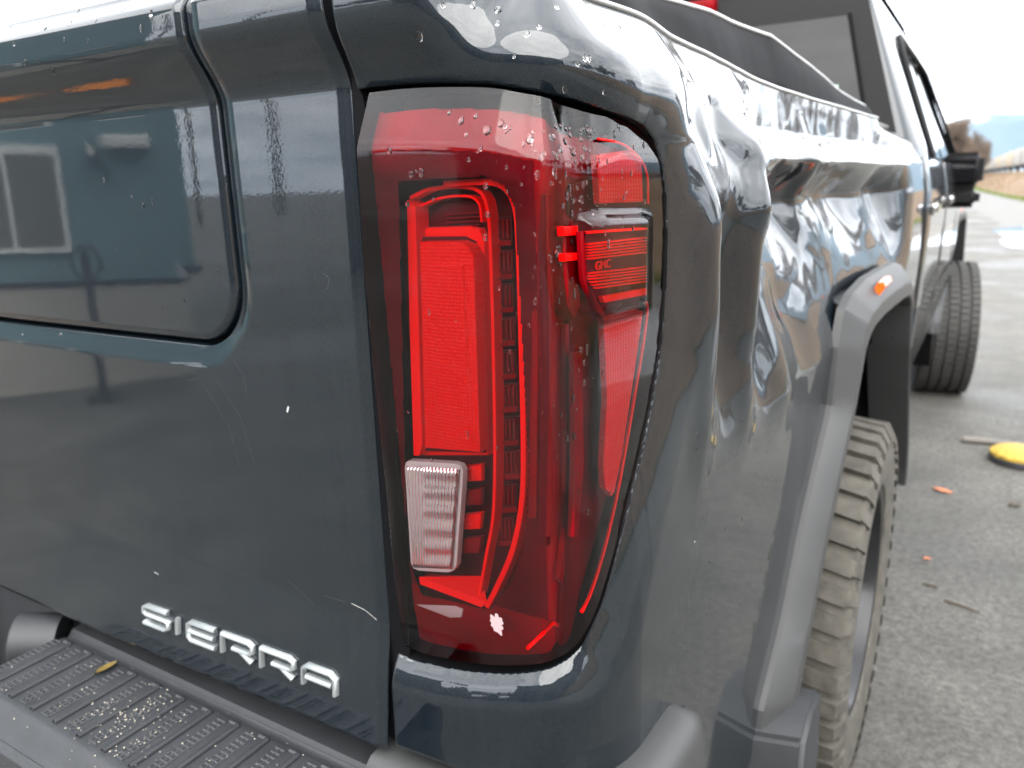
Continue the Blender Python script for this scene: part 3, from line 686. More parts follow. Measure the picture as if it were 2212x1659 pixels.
# letters S I E R R A
LW = []
def letter(ch, x0, x1, z0, z1, slant=0.0):
    """strokes in a unit box; wide low letters with rounded ends"""
    G = {'S': [[(1, 1), (.12, 1), (0, .88), (0, .62), (.12, .52), (.9, .52), (1, .42), (1, .12), (.88, 0), (0, 0)]],
         'I': [[(.5, .95), (.5, .05)]],
         'E': [[(1, 1), (.12, 1), (0, .85), (0, .15), (.12, 0), (1, 0)], [(.05, .5), (.95, .5)]],
         'R': [[(0, 0), (0, 1), (.88, 1), (1, .88), (1, .55), (.88, .42), (.35, .42)], [(.62, .42), (1, 0)]],
         'A': [[(0, 0), (0, .8), (.14, 1), (.86, 1), (1, .8), (1, 0)], [(.1, .42), (.9, .42)]]}[ch]
    bm = bmesh.new(); hw = .0033
    for st in G:
        P = np.array(st, float); P = np.stack([x0+(x1-x0)*P[:, 0], z0+(z1-z0)*P[:, 1]], 1)
        n = len(P); rows = []
        for i in range(n):
            d = (P[min(i+1, n-1)]-P[max(i-1, 0)]); d /= np.linalg.norm(d); nn = np.array([-d[1], d[0]])
            rows.append([P[i]+nn*hw, P[i]-nn*hw])
        rings = []
        for i in range(n):
            a, b = rows[i]
            ring = []
            for (p, dep) in ((a, 0), (a*.92+b*.08, -.0042), (a*.7+b*.3, -.0060), (a*.3+b*.7, -.0060), (a*.08+b*.92, -.0042), (b, 0)):
                ring.append(bm.verts.new((p[0], gate_y(p[0], p[1])+dep-.0004, p[1])))
            rings.append(ring)
        for i in range(n-1):
            for k in range(5): bm.faces.new((rings[i][k], rings[i+1][k], rings[i+1][k+1], rings[i][k+1]))
        bm.faces.new(rings[0]); bm.faces.new(rings[-1][::-1])
    o = from_bm('letter', bm, SATIN, tailgate, True, 50); return o
# left and right reading columns of each letter, top row and bottom row
for ch, xa, xb, ta, tb, ba, bb in [('S', 300, 362, 1287, 1312, 1318, 1348), ('I', 368, 384, 1316, 1322, 1356, 1364), ('E', 392, 462, 1330, 1356, 1366, 1396), ('R', 462, 540, 1352, 1390, 1398, 1432), ('R', 544, 627, 1388, 1420, 1434, 1468), ('A', 633, 718, 1430, 1462, 1472, 1508)]:
    yk = -.012
    A, B, C, D = atY(xa, ta, yk), atY(xb, tb, yk), atY(xa, ba, yk), atY(xb, bb, yk)
    zt_, zb_ = .8715, .8480
    letter(ch, A[0]+.006, B[0]-.006, zb_, zt_)

# ================================================================== REAR BUMPER
bumper = bpy.data.objects.new('rear_bumper', None); COL.objects.link(bumper); bumper.parent = truck; bumper.matrix_parent_inverse = Matrix.Translation(-truck.location); bumper.empty_display_size = .05
BZ = .755
def sweepbox(name, prof, xs, mat, parent, fx=None):
    """extrude a y,z profile along x; fx(x)->(dy,dz)"""
    VV = []; n = len(prof)
    for x in xs:
        dy, dz = fx(x) if fx else (0, 0)
        for (y, z) in prof: VV.append((x, y+dy, z+dz))
    FF = [(i*n+k, i*n+(k+1) % n, (i+1)*n+(k+1) % n, (i+1)*n+k) for i in range(len(xs)-1) for k in range(n)]
    FF += [tuple(range(n)), tuple(reversed(range((len(xs)-1)*n, len(xs)*n)))]
    bm = bmesh.new(); me = mesh(name, VV, FF, mat); bm.from_mesh(me); bpy.data.meshes.remove(me)
    return from_bm(name, bm, mat, parent, True, 30)
# top ledge between tailgate and step pad, front face
bprof = [(.10, BZ-.02), (.10, BZ+.012), (.045, BZ+.016), (.036, BZ+.008), (.004, BZ+.007), (-.004, BZ-.002), (-.012, BZ-.03), (-.12, BZ-.035), (-.150, BZ-.048), (-.165, BZ-.09), (-.165, BZ-.26), (-.12, BZ-.30), (.0, BZ-.30)]
sweepbox('bumper_beam', bprof, np.linspace(-.20, -.80, 13), PLASTIC, bumper)
sweepbox('bumper_beam', [(.10, BZ-.02), (.10, BZ+.012), (.045, BZ+.016), (.03, BZ+.0), (.022, BZ-.06), (.015, BZ-.30), (.09, BZ-.30)], np.linspace(-.80, -1.10, 4), PLASTIC, bumper)
sweepbox('bumper_beam', bprof, np.linspace(-1.10, -1.70, 8), PLASTIC, bumper)
# step pad: plate with sunken panel, raised ribs and a grip grid
def zp(y): return BZ+.003-(.028*ss(-y, .138, .172))
padV = []; xs = np.linspace(-.205, -.795, 60); ysp = np.r_[np.linspace(-.002, -.10, 18), np.linspace(-.108, -.172, 12)]
for x in xs:
    for y in ysp: padV.append((x, y, zp(y)-.004*math.exp(-((y+.008)/.004)**2)))
pad = obj('step_pad', padV, grid_faces(len(xs), len(ysp))[:, ::-1], PAD, bumper)
pad['label'] = 'black ribbed step pad of the rear bumper'
# pad end wall and front lip
sweepbox('step_lip', [(-.150, BZ-.035), (-.168, BZ-.022), (-.176, BZ-.03), (-.178, BZ-.06), (-.165, BZ-.08)], np.linspace(-.205, -.795, 20), PAD, bumper)
ribn = 0
for k in range(11):
    x = -.240-.0525*k
    # long raised bars with a hooked end
    for dx in (0,):
        v, f = tube([(x, -.020, zp(-.02)+.0008), (x, -.132, zp(-.132)+.0008)], .0040, 6); obj('tread_bar', v, f, PAD, bumper)
        v, f = tube([(x, -.020, zp(-.02)+.0008), (x-.014, -.020, zp(-.02)+.0008)], .0034, 6); obj('tread_bar', v, f, PAD, bumper)
    # grip grid between the bars: two rails and cross pieces, joined
    GV, GF = [], []
    def addt(p, q, r):
        v, f = tube([p, q], r, 4); b0 = len(GV); GV.extend(v); GF.extend([tuple(i+b0 for i in t) for t in f])
    xa, xm, xb = x-.019, x-.0265, x-.034; y0, y1 = -.024, -.128
    for xx in (xa, xm, xb): addt((xx, y0, zp(y0)+.0004), (xx, y1, zp(y1)+.0006), .0014)
    nn_ = 14
    for q in range(nn_+1):
        y = y0+(y1-y0)*q/nn_; addt((xa, y, zp(y)+.0004), (xb, y, zp(y)+.0006), .0014)
    g = obj('tread_grid', GV, GF, PAD, bumper, False)
# grey grit stuck on the pad
GRIT = simple('pale_grit', (0.5, 0.46, 0.38), 0.9)
GV, GF = [], []
for k in range(240):
    if rng.random() < .55: x, y = rng.gauss(-.53, .045), rng.gauss(-.085, .025)
    else: x, y = rng.uniform(-.78, -.24), rng.uniform(-.15, -.01)
    if not -.79 < x < -.21 or not -.16 < y < -.005: continue
    r = rng.uniform(.0005, .0014); z = zp(y)+.002; b0 = len(GV)
    GV += [(x+r*math.cos(a), y+r*math.sin(a)*1.0, z) for a in (0, 2.1, 4.2)]+[(x, y, z+r)]
    GF += [(b0, b0+1, b0+3), (b0+1, b0+2, b0+3), (b0+2, b0, b0+3)]
grit = obj('road_grit', GV, GF, GRIT, None, False); grit['kind'] = 'stuff'; tag(grit, 'pale grit scattered over the black bumper step pad', 'grit')
# round plug beside the pad
def lathe(name, prof, axis_o, axis_d, mat, parent, seg=40, angle=35):
    d = Vector(axis_d).normalized(); a = d.orthogonal().normalized(); b = d.cross(a); o_ = Vector(axis_o); bm = bmesh.new(); rings = []
    for (r, h) in prof:
        if r < 1e-6: rings.append([bm.verts.new(o_+d*h)])
        else: rings.append([bm.verts.new(o_+d*h+(a*math.cos(2*math.pi*k/seg)+b*math.sin(2*math.pi*k/seg))*r) for k in range(seg)])
    for i in range(len(rings)-1):
        A, B = rings[i], rings[i+1]
        for k in range(seg):
            k2 = (k+1) % seg
            if len(A) == 1 and len(B) == 1: continue
            if len(A) == 1: bm.faces.new((A[0], B[k], B[k2]))
            elif len(B) == 1: bm.faces.new((A[k], A[k2], B[0]))
            else: bm.faces.new((A[k], A[k2], B[k2], B[k]))
    return from_bm(name, bm, mat, parent, True, angle)
lathe('round_plug', [(.0, .036), (.018, .036), (.020, .034), (.022, .036), (.038, .036), (.041, .033), (.041, -.03), (0, -.03)], (-.845, -.02, .742), (-.75, -.62, .12), PLASTIC, bumper)
# wrapped end of the bumper below the lamp
EP = np.vstack([[(-.19, -.02)], bez((-.05, -.03), (.10, -.045), (.122, .06), 16), [(.126, .15), (.126, .245)]])
EP = resample(EP, 46); Tn = np.gradient(EP, axis=0); Tn /= np.linalg.norm(Tn, axis=1)[:, None]; Nn = np.stack([Tn[:, 1], -Tn[:, 0]], 1)
prof = [(-.085, .0), (-.078, .012), (-.05, .018), (-.026, .019), (-.012, .016), (-.0035, .008), (0, -.004), (.004, -.03), (.008, -.10), (.004, -.20), (-.03, -.26), (-.10, -.26)]
VV = []
for i in range(len(EP)):
    s = i/(len(EP)-1); en = ss(s, .86, 1.0)
    ztop = .775+.035*ss(s, .15, .6)-.03*float(en)**2
    for (o_, dz) in prof: VV.append((EP[i][0]+Nn[i][0]*(o_-.02*float(en)), EP[i][1]+Nn[i][1]*(o_-.0*float(en)), ztop+dz*(1-.45*float(en))))
nP = len(prof); FF = [(i*nP+k, i*nP+k+1, (i+1)*nP+k+1, (i+1)*nP+k) for i in range(len(EP)-1) for k in range(nP-1)]+[tuple(range((len(EP)-1)*nP, len(EP)*nP))]
be = obj('bumper_end', VV, FF, FLARE, bumper)
be['label'] = 'grey plastic bumper end wrapping under the lamp'
# dark void between gate and bumper
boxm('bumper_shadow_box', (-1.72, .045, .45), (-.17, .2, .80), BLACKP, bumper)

# ================================================================== WHEEL FLARES
def flare(name, ymid, parent):
    dy = ymid-1.275
    half_o = [(.585, .50), (.60, .56), (.71, .655), (.83, .83), (.945, .98), (.958, 1.10), (.985, 1.165), (1.04, 1.19), (1.15, 1.205), (1.33, 1.208)]
    half_i = [(.68, .48), (.70, .54), (.77, .65), (.885, .82), (.985, .98), (1.03, 1.085), (1.065, 1.108), (1.10, 1.118), (1.20, 1.125), (1.33, 1.126)]
    outer = half_o+[(2.66-y, z) for y, z in half_o[::-1][1:]]; innr = half_i+[(2.66-y, z) for y, z in half_i[::-1][1:]]
    dy = ymid-1.33
    tt = np.linspace(0, len(outer)-1, 120); ii = np.arange(len(outer))
    O = np.stack([np.interp(tt, ii, np.array(outer)[:, k]) for k in (0, 1)], 1); I = np.stack([np.interp(tt, ii, np.array(innr)[:, k]) for k in (0, 1)], 1)
    secs = [(0.0, -.004), (0.02, .010), (.10, .016), (.50, .040), (.58, .043), (.66, .044), (.94, .045), (1.0, .041), (1.0, .010), (.97, -.06)]
    VV = []
    for k in range(120):
        for (t, x) in secs:
            q = O[k]*(1-t)+I[k]*t; xb = np.interp(q[0], [.6, .85, 1.1, 1.4, 1.9], [.093, .102, .122, .138, .153]); VV.append((xb+x, q[0]+dy, q[1]))
    o = obj(name, VV, grid_faces(120, len(secs)), FLARE, parent)
    o.data.set_sharp_from_angle(angle=math.radians(14)); return o
fl = flare('wheel_flare', 1.33, truck); fl['label'] = 'grey plastic wheel arch flare with amber marker light'
fl2 = flare('wheel_flare', 5.34, truck)
def marker(yc, fl_):
    bm = bmesh.new(); bmesh.ops.create_cube(bm, size=1)
    for v in bm.verts:
        v.co = Vector((v.co.x*.016, v.co.y*.12, v.co.z*.055))
    bmesh.ops.bevel(bm, geom=list(bm.edges), offset=.004, segments=2, affect='EDGES')
    bmesh.ops.rotate(bm, verts=bm.verts, matrix=Matrix.Rotation(math.radians(28), 3, 'Y'))
    bmesh.ops.translate(bm, verts=bm.verts, vec=Vector((.153, yc, 1.172)))
    o = from_bm('marker_light', bm, AMBER, fl_, True, 40)
marker(1.22, fl); marker(5.20, fl2)
# splash guard under the rear leg of the flare
gp = [(.57, .36), (.60, .52), (.66, .545), (.745, .53), (.765, .40), (.76, .18), (.60, .18)]
bm = bmesh.new(); vs = [bm.verts.new((.17, y, z)) for y, z in gp]; f = bm.faces.new(vs)
r_ = bmesh.ops.extrude_face_region(bm, geom=[f]); bmesh.ops.translate(bm, verts=[e for e in r_['geom'] if isinstance(e, bmesh.types.BMVert)], vec=(-.13, -.035, 0))
bmesh.ops.bevel(bm, geom=list(bm.edges), offset=.008, segments=2, affect='EDGES')
from_bm('splash_guard', bm, PLASTIC, truck, True, 40)
# wheel wells
def well(name, yc):
    VV, FF = [], []; n = 40
    for k in range(n):
        a = math.pi*(k/(n-1))*1.3-.15*math.pi
        for x in (.10, -.45): VV.append((x, yc-.56*math.cos(a), .52+.58*math.sin(a)))
    FF = [(2*k, 2*k+1, 2*k+3, 2*k+2) for k in range(n-1)]; b0 = len(VV)
    VV += [(-.45, yc-.9, .2), (-.45, yc+.9, .2), (-.45, yc+.9, 1.3), (-.45, yc-.9, 1.3)]; FF.append((b0, b0+1, b0+2, b0+3))
    obj(name, VV, FF, BLACK, truck)
well('wheel_well', 1.33); well('wheel_well', 5.30)

# ================================================================== WHEELS
def make_wheel(R, Wd, nlug, tread):
    """tyre on the x axis, centre at origin; returns meshes (tyre, rim)"""
    hw = Wd/2; prof = [(R*.60, -hw*.80), (R*.64, -hw*.95), (R*.80, -hw*1.02), (R*.93, -hw*.98), (R*.955, -hw*.88), (R*.962, -hw*.5), (R*.962, hw*.5), (R*.955, hw*.88), (R*.93, hw*.98), (R*.80, hw*1.02), (R*.64, hw*.95), (R*.60, hw*.80)]
    seg = 96; VV, FF = [], []
    for k in range(seg):
        a = 2*math.pi*k/seg
        for r, x in prof: VV.append((x, r*math.cos(a), r*math.sin(a)))
    n = len(prof)
    for k in range(seg):
        for j in range(n-1): FF.append((k*n+j, k*n+j+1, ((k+1) % seg)*n+j+1, ((k+1) % seg)*n+j))
    def lug(a0, a1, x0, x1, r0, r1, sk=0.0, r1b=None):
        b0 = len(VV); r1b = r1 if r1b is None else r1b
        for (aa, xx, rr) in ((a0, x0, r0), (a1, x0, r0), (a1+sk, x1, r0), (a0+sk, x1, r0), (a0, x0, r1), (a1, x0, r1), (a1+sk, x1, r1b), (a0+sk, x1, r1b)):
            VV.append((xx, rr*math.cos(aa), rr*math.sin(aa)))
        FF.extend([tuple(b0+i for i in t) for t in ((4, 5, 6, 7), (0, 1, 5, 4), (1, 2, 6, 5), (2, 3, 7, 6), (3, 0, 4, 7))])
    for k in range(nlug):
        a = 2*math.pi*k/nlug; w = 2*math.pi/nlug
        if tread == 'lug':
            for s in (-1, 1):
                lug(a+.08*w, a+.70*w, s*hw*.45, s*hw*.93, R*.93, R, s*.22*w, R*.985)
                lug(a+.08*w+s*.22*w, a+.62*w+s*.22*w, s*hw*.93, s*hw*1.03, R*.88, R*.985, .0, R*.915)
                lug(a+.30*w, a+1.0*w, s*hw*.05, s*hw*.38, R*.95, R, -s*.3*w)
        else:
            for q, (x0, x1) in enumerate(((-.95, -.62), (-.52, -.22), (-.12, .18), (.28, .56), (.66, .95))):
                o_ = (q % 2)*.4*w; lug(a+.06*w+o_, a+.90*w+o_, x0*hw, x1*hw, R*.96, R*.998)
    rimp = [(.0, hw*.35), (R*.14, hw*.37), (R*.16, hw*.30), (R*.48, hw*.12), (R*.55, hw*.55), (R*.60, hw*.90), (R*.625, hw*.92), (R*.63, hw*.8), (R*.56, -hw*.8), (R*.62, -hw*.9)]
    RV, RF = [], []; n = len(rimp)
    for k in range(64):
        a = 2*math.pi*k/64
        for j, (r, x) in enumerate(rimp):
            xx = x-(.30*hw if (j == 3 and (k % 8) in (3, 4, 5)) else 0); RV.append((xx, r*math.cos(a), r*math.sin(a)))
    for k in range(64):
        for j in range(n-1): RF.append((k*n+j, k*n+j+1, ((k+1) % 64)*n+j+1, ((k+1) % 64)*n+j))
    return (VV, FF), (RV, RF)
def wheel(loc, steer, geo, rub, flip=False):
    w = bpy.data.objects.new('wheel', None); COL.objects.link(w); w.parent = truck; w.matrix_parent_inverse = Matrix.Translation(-truck.location)
    w.location = loc; w.rotation_euler = (0, 0, steer+(math.pi if flip else 0)); w.empty_display_size = .1
    (tv, tf), (rv, rf) = geo
    t = obj('tyre', tv, tf, rub, w); t.data.set_sharp_from_angle(angle=math.radians(35))
    r = obj('rim', rv, rf, RIM, w); r.data.set_sharp_from_angle(angle=math.radians(35))
    return w
RW = .43
geo_r = make_wheel(RW, .32, 46, 'lug'); geo_f = make_wheel(RW, .31, 64, 'road')
wheel((.030, 1.30, RW), 0, geo_r, RUBBER)
wheel((.130, 5.28, RW), math.radians(9), geo_f, RUBBER2)
wheel((-1.90, 1.275, RW), 0, geo_r, RUBBER, True)
wheel((-1.95, 5.28, RW), math.radians(9), geo_f, RUBBER2, True)
for y in (1.275, 5.28):
    v, f = tube([(.0, y, RW), (-1.87, y, RW)], .05, 12); obj('axle', v, f, BLACKP, truck)

# ================================================================== CAB, DOORS, FRONT FENDER
cab = bpy.data.objects.new('cab', None); COL.objects.link(cab); cab.parent = truck; cab.matrix_parent_inverse = Matrix.Translation(-truck.location); cab.empty_display_size = .1
def side_x(z):  # outer body section
    return np.interp(z, [.50, .60, .70, .85, 1.0, 1.18, 1.30, 1.36, 1.41, 1.45, 1.49, 1.96], [.060, .100, .135, .155, .163, .166, .166, .158, .148, .138, .130, -.06])
def panel(name, y0, y1, z0, z1, mat, parent, ny=12, nz=30, off=0.0, cut=None):
    ys = np.linspace(y0, y1, ny); zs = np.linspace(z0, z1, nz); Y, Z = np.meshgrid(ys, zs, indexing='ij')
    X = side_x(Z)+off
    VV = np.stack([X, Y, Z], -1).reshape(-1, 3); fc = grid_faces(ny, nz)
    if cut is not None:
        c = VV[fc].mean(1); fc = fc[poly_sdf(c[:, 1:], cut) > 0]
    VV, fc = compact(VV, fc)
    o = obj(name, VV, fc, mat, parent); o.modifiers.new('sheet', 'SOLIDIFY').thickness = .02; o.modifiers['sheet'].offset = -1; return o
d1 = panel('rear_door', 2.165, 3.20, .60, 1.455, PAINT, cab)
d2 = panel('front_door', 3.212, 4.36, .60, 1.455, PAINT, cab)
archf = ARCH.copy(); archf[:, 0] += 4.025
panel('front_fender', 4.372, 6.05, .60, 1.43, PAINT, cab, 60, 40, 0, archf)
panel('rocker_panel', 2.165, 4.6, .50, .592, FLARE, cab, 8, 6, .004)
def handle(y, door):
    bm = bmesh.new(); bmesh.ops.create_cube(bm, size=1)
    for v in bm.verts: v.co = Vector((v.co.x*.028, v.co.y*.20, v.co.z*.040))
    bmesh.ops.bevel(bm, geom=list(bm.edges), offset=.010, segments=3, affect='EDGES'); bmesh.ops.translate(bm, verts=bm.verts, vec=(.176, y, 1.300))
    from_bm('door_handle', bm, CHROME, door, True, 40)
handle(2.36, d1); handle(3.40, d2)
def leanx(z): return np.interp(z, [1.45, 1.49, 1.90, 1.97, 2.02], [.138, .130, -.030, -.060, -.085])
# greenhouse: side windows and frames following the lean
def gh(name, pts, mat, parent, off=0.0, th=.012):
    P = [(leanx(z)+off, y, z) for y, z in pts]
    bm = bmesh.new(); vs = [bm.verts.new(p) for p in P]; f = bm.faces.new(vs); r = bmesh.ops.extrude_face_region(bm, geom=[f])
    bmesh.ops.translate(bm, verts=[e for e in r['geom'] if isinstance(e, bmesh.types.BMVert)], vec=(-th, 0, 0)); return from_bm(name, bm, mat, parent, False)
gh('side_window', [(2.52, 1.465), (3.14, 1.465), (3.12, 1.86), (2.62, 1.86)], GLASSDARK, d1, .0)
gh('side_window', [(3.26, 1.465), (4.30, 1.465), (3.78, 1.86), (3.26, 1.86)], GLASSDARK, d2, .0)
gh('pillar', [(3.14, 1.45), (3.26, 1.45), (3.26, 1.88), (3.12, 1.88)], BLACKP, cab, -.004)
gh('rear_pillar', [(2.30, 1.45), (2.515, 1.45), (2.615, 1.87), (3.80, 1.87), (4.32, 1.45), (4.42, 1.45), (3.86, 1.96), (2.36, 1.96)], PAINT, cab, .006, .05)
v, f = tube([(leanx(z)+.012, y, z) for y, z in [(4.42, 1.46), (4.1, 1.70), (3.84, 1.872), (3.4, 1.885), (2.7, 1.88), (2.55, 1.80), (2.50, 1.46)]], .010, 6); obj('window_trim', v, f, BLACKP, cab)
# rear wall of the cab with its dark window
def rw(name, pts, y0, mat, parent, off=0.0, th=.03, bev=.006):
    P = [(x, y0+.16*(z-1.5)+off, z) for x, z in pts]; return prism(name, P, (0, th, 0), mat, parent, bev)
rw('cab_rear_wall', [(.070, 1.0), (.076, 1.45), (.072, 1.50), (-.046, 1.90), (-.075, 2.02), (-1.72, 2.02), (-1.74, 1.90), (-1.84, 1.50), (-1.86, 1.0)], 2.15, BLACKP, cab, 0, .06, .006)
cv_ = []
for z in np.linspace(1.0, 2.02, 30):
    xe = float(np.interp(z, [1.0, 1.45, 1.5, 1.9, 2.02], [.070, .076, .072, -.046, -.075])); xs_ = float(leanx(z)) if z > 1.45 else float(side_x(z)); ye = 2.15+.16*(z-1.5)
    for t in np.linspace(0, 1, 12):
        a = t*math.pi/2; cv_.append((xe+(xs_+.006-xe)*math.sin(a)**.8, ye+.17*(1-math.cos(a)), z))
obj('cab_corner', cv_, grid_faces(30, 12)[:, ::-1], PAINT, cab)
rw('rear_window', [(-.010, 1.50), (-.105, 1.885), (-1.675, 1.885), (-1.73, 1.50)], 2.15, GLASSDARK, cab, -.008, .012, .004)
rw('window_seal', [(-.002, 1.50), (-.098, 1.892), (-.108, 1.888), (-.014, 1.50)], 2.15, BLACK, cab, -.012, .01, 0)
STICK = simple('mint_sticker', (0.45, 0.72, 0.58), 0.6)
a_, b_ = atY(1782, 193, 2.15), atY(1808, 188, 2.15)
prism('window_sticker', [(a_[0], 2.145+.16*(a_[2]-1.5), a_[2]-.012), (b_[0], 2.145+.16*(b_[2]-1.5), b_[2]-.012), (b_[0], 2.145+.16*(b_[2]-1.5), b_[2]+.008), (a_[0], 2.145+.16*(a_[2]-1.5), a_[2]+.008)], (0, -.006, 0), STICK, cab, 0)
# third brake light and roof
rv = []
for y, z in [(2.22, 2.0), (2.28, 2.03), (2.6, 2.05), (3.3, 2.05), (3.75, 2.0), (4.4, 1.47)]:
    for x in np.linspace(-.06, -1.74, 13):
        e = abs(x+.9)/.84; rv.append((x if e < .99 else x, y, z-.05*e**6))
obj('roof', rv, grid_faces(6, 13), PAINT, cab)
boxm('high_brake_light', (-1.15, 2.19, 1.945), (-.52, 2.24, 1.985), RED_MID, cab, .006)
sh = []
for y in np.linspace(4.42, 6.05, 8):
    for x in np.linspace(.085, -1.885, 15): sh.append((x, y, 1.43+.10*ss(1-abs(x+.9)/.985, 0, .35)-.05*ss(y, 5.4, 6.05)))
obj('hood', sh, grid_faces(8, 15), PAINT, cab)
# left flank, bed floor and bed walls, chassis
lf = []
for y in np.linspace(0.75, 6.05, 20):
    for z in np.linspace(.55, 1.56, 12): lf.append((2*GC-min(.105+.05*float(ss(y, .8, 1.8)), float(side_x(z))) , y, z))
obj('left_flank', lf, grid_faces(20, 12), PAINT, truck)
cu_, cz_ = np.r_[np.arange(0, .3, .006), np.linspace(.3, 1.1, 20)], np.linspace(.79, 1.585, 60)
CU, CZ = np.meshgrid(cu_, cz_, indexing='ij'); ws_ = ss(CU, .075, .145)
so = poly_sdf(np.stack([CU.ravel(), CZ.ravel()], 1), lamp_poly_body).reshape(CU.shape)
oc = (1-ws_)*(0.014*ss(CZ, 1.495, 1.556)-.02*ss(CZ, 1.565, 1.6))-ws_*.95*softplus(CZ-1.51, .009)-.018*np.clip(1-so/.05, 0, 1)
PC_ = np.concatenate([BODY.pt(CU)+BODY.nm(CU)*oc[..., None], CZ[..., None]], -1); PC_[..., 0] = 2*GC-PC_[..., 0]
fcc = grid_faces(len(cu_), len(cz_))[:, ::-1]; Vc, Fc_ = compact(PC_.reshape(-1, 3), fcc[so.ravel()[fcc].min(1) > -.004]); obj('bed_side', Vc, Fc_, PAINT, truck)
lamp2 = bpy.data.objects.new('tail_lamp', None); COL.objects.link(lamp2); lamp2.parent = truck; lamp2.matrix_parent_inverse = Matrix.Translation(-truck.location)
lamp2.location = (2*GC, 0, 0); lamp2.scale = (-1, 1, 1); lamp2.empty_display_size = .05
for ch in list(lamp.children):
    if ch.name.split('.')[0] in ('lens_scuff', 'lettering'): continue
    c2 = ch.copy(); COL.objects.link(c2); c2.parent = lamp2
boxm('bed_corner_core', (2*GC-.005, .068, .83), (2*GC+.155, .30, 1.53), BLACK, truck)
boxm('bed_floor', (-1.80, .06, .95), (-.0, 2.12, .99), BLACKP, truck)
boxm('chassis', (-1.45, .25, .50), (-.35, 5.9, .70), BLACKP, truck)
boxm('front_bumper', (-1.85, 6.0, .5), (.05, 6.2, 1.4), BLACKP, truck, .05)
# inner side wall of the bed, seen as the dark inside below the rail
iw = []
for y in np.linspace(.06, 2.12, 12):
    for z in np.linspace(.98, 1.52, 6): iw.append((.0, y, z))
obj('bed_inner_wall', iw, grid_faces(12, 6), BLACKP, truck)
# step bar under the doors
v_ = boxm('side_step', (.02, 2.02, .44), (.155, 2.32, .50), FLARE, truck, .018)
for k in range(7): boxm('step_grip', (.06, 2.06+.03*k, .4995), (.135, 2.074+.03*k, .505), BLACKP, v_)
# towing mirror
mir = bpy.data.objects.new('side_mirror', None); COL.objects.link(mir); mir.parent = truck; mir.matrix_parent_inverse = Matrix.Translation(-truck.location); mir.empty_display_size = .05
def rbox(name, c, s, rot, mat, parent, bev):
    bm = bmesh.new(); bmesh.ops.create_cube(bm, size=1)
    for v in bm.verts: v.co = Vector((v.co.x*s[0], v.co.y*s[1], v.co.z*s[2]))
    bmesh.ops.bevel(bm, geom=list(bm.edges), offset=bev, segments=3, affect='EDGES'); bmesh.ops.rotate(bm, verts=bm.verts, matrix=Matrix.Rotation(rot, 3, 'Z')); bmesh.ops.translate(bm, verts=bm.verts, vec=c)
    return from_bm(name, bm, mat, parent, True, 40)
rbox('mirror_shell', (.180, 4.12, 1.425), (.19, .11, .17), -.1, BLACKP, mir, .03)
rbox('mirror_shell', (.190, 4.12, 1.29), (.16, .10, .10), -.1, BLACKP, mir, .03)
rbox('mirror_glass', (.175, 4.066, 1.42), (.13, .008, .11), -.1, GLASSDARK, mir, .003)
v, f = tube([(.06, 4.16, 1.44), (.17, 4.14, 1.43)], .022, 10); obj('mirror_arm', v, f, BLACKP, mir)
v, f = tube([(.06, 4.16, 1.36), (.17, 4.14, 1.36)], .022, 10); obj('mirror_arm', v, f, BLACKP, mir)


# ================================================================== SETTING
def ground_mat():
    m, n, l, b = newmat('wet_asphalt'); setp(b, Roughness=.5); b.inputs['Specular IOR Level'].default_value = .2
    ge = n.new('ShaderNodeNewGeometry')
    def nz(scale, det, rough=.6):
        t = n.new('ShaderNodeTexNoise'); t.inputs['Scale'].default_value = scale; t.inputs['Detail'].default_value = det; t.inputs['Roughness'].default_value = rough
        l.new(ge.outputs['Position'], t.inputs['Vector']); return t
    big, mid, fin = nz(.55, 8), nz(2.5, 9, .75), nz(42, 9, .92)
    r1 = n.new('ShaderNodeValToRGB'); e = r1.color_ramp.elements; e[0].position = .3; e[0].color = (.095, .093, .087, 1); e[1].position = .7; e[1].color = (.175, .171, .160, 1)
    l.new(mid.outputs[0], r1.inputs[0])
    r2 = n.new('ShaderNodeValToRGB'); e = r2.color_ramp.elements; e[0].position = .38; e[0].color = (.30, .30, .30, 1); e[1].position = .64; e[1].color = (1.7, 1.68, 1.63, 1)
    l.new(fin.outputs[0], r2.inputs[0])
    mx = n.new('ShaderNodeMix'); mx.data_type = 'RGBA'; mx.blend_type = 'MULTIPLY'; mx.inputs[0].default_value = .95
    l.new(r1.outputs[0], mx.inputs[6]); l.new(r2.outputs[0], mx.inputs[7])
    wet = n.new('ShaderNodeMapRange'); wet.inputs[1].default_value = .40; wet.inputs[2].default_value = .60; l.new(big.outputs[0], wet.inputs[0])
    dk = n.new('ShaderNodeMix'); dk.data_type = 'RGBA'; dk.blend_type = 'MULTIPLY'; dk.inputs[7].default_value = (.62, .62, .63, 1)
    l.new(wet.outputs[0], dk.inputs[0]); l.new(mx.outputs[2], dk.inputs[6]); l.new(dk.outputs[2], b.inputs['Base Color'])
    rr = n.new('ShaderNodeMapRange'); rr.inputs[3].default_value = .95; rr.inputs[4].default_value = .42; l.new(wet.outputs[0], rr.inputs[0]); l.new(rr.outputs[0], b.inputs['Roughness'])
    bp = n.new('ShaderNodeBump'); bp.inputs['Strength'].default_value = .9; bp.inputs['Distance'].default_value = .006
    l.new(fin.outputs[0], bp.inputs['Height']); l.new(bp.outputs[0], b.inputs['Normal'])
    return m
ASPH = ground_mat()
g = 6500.0
structure(obj('ground', [(-g, -g, 0), (g, -g, 0), (g, g, 0), (-g, g, 0)], [(0, 1, 2, 3)], ASPH, None, False))
def bank_x(y): return np.interp(y, [-60, 83, 600], [10.4, -.8, -26])
ROADM = simple('road_asphalt', (.11, .108, .10), .7, noise=.2, nscale=3)
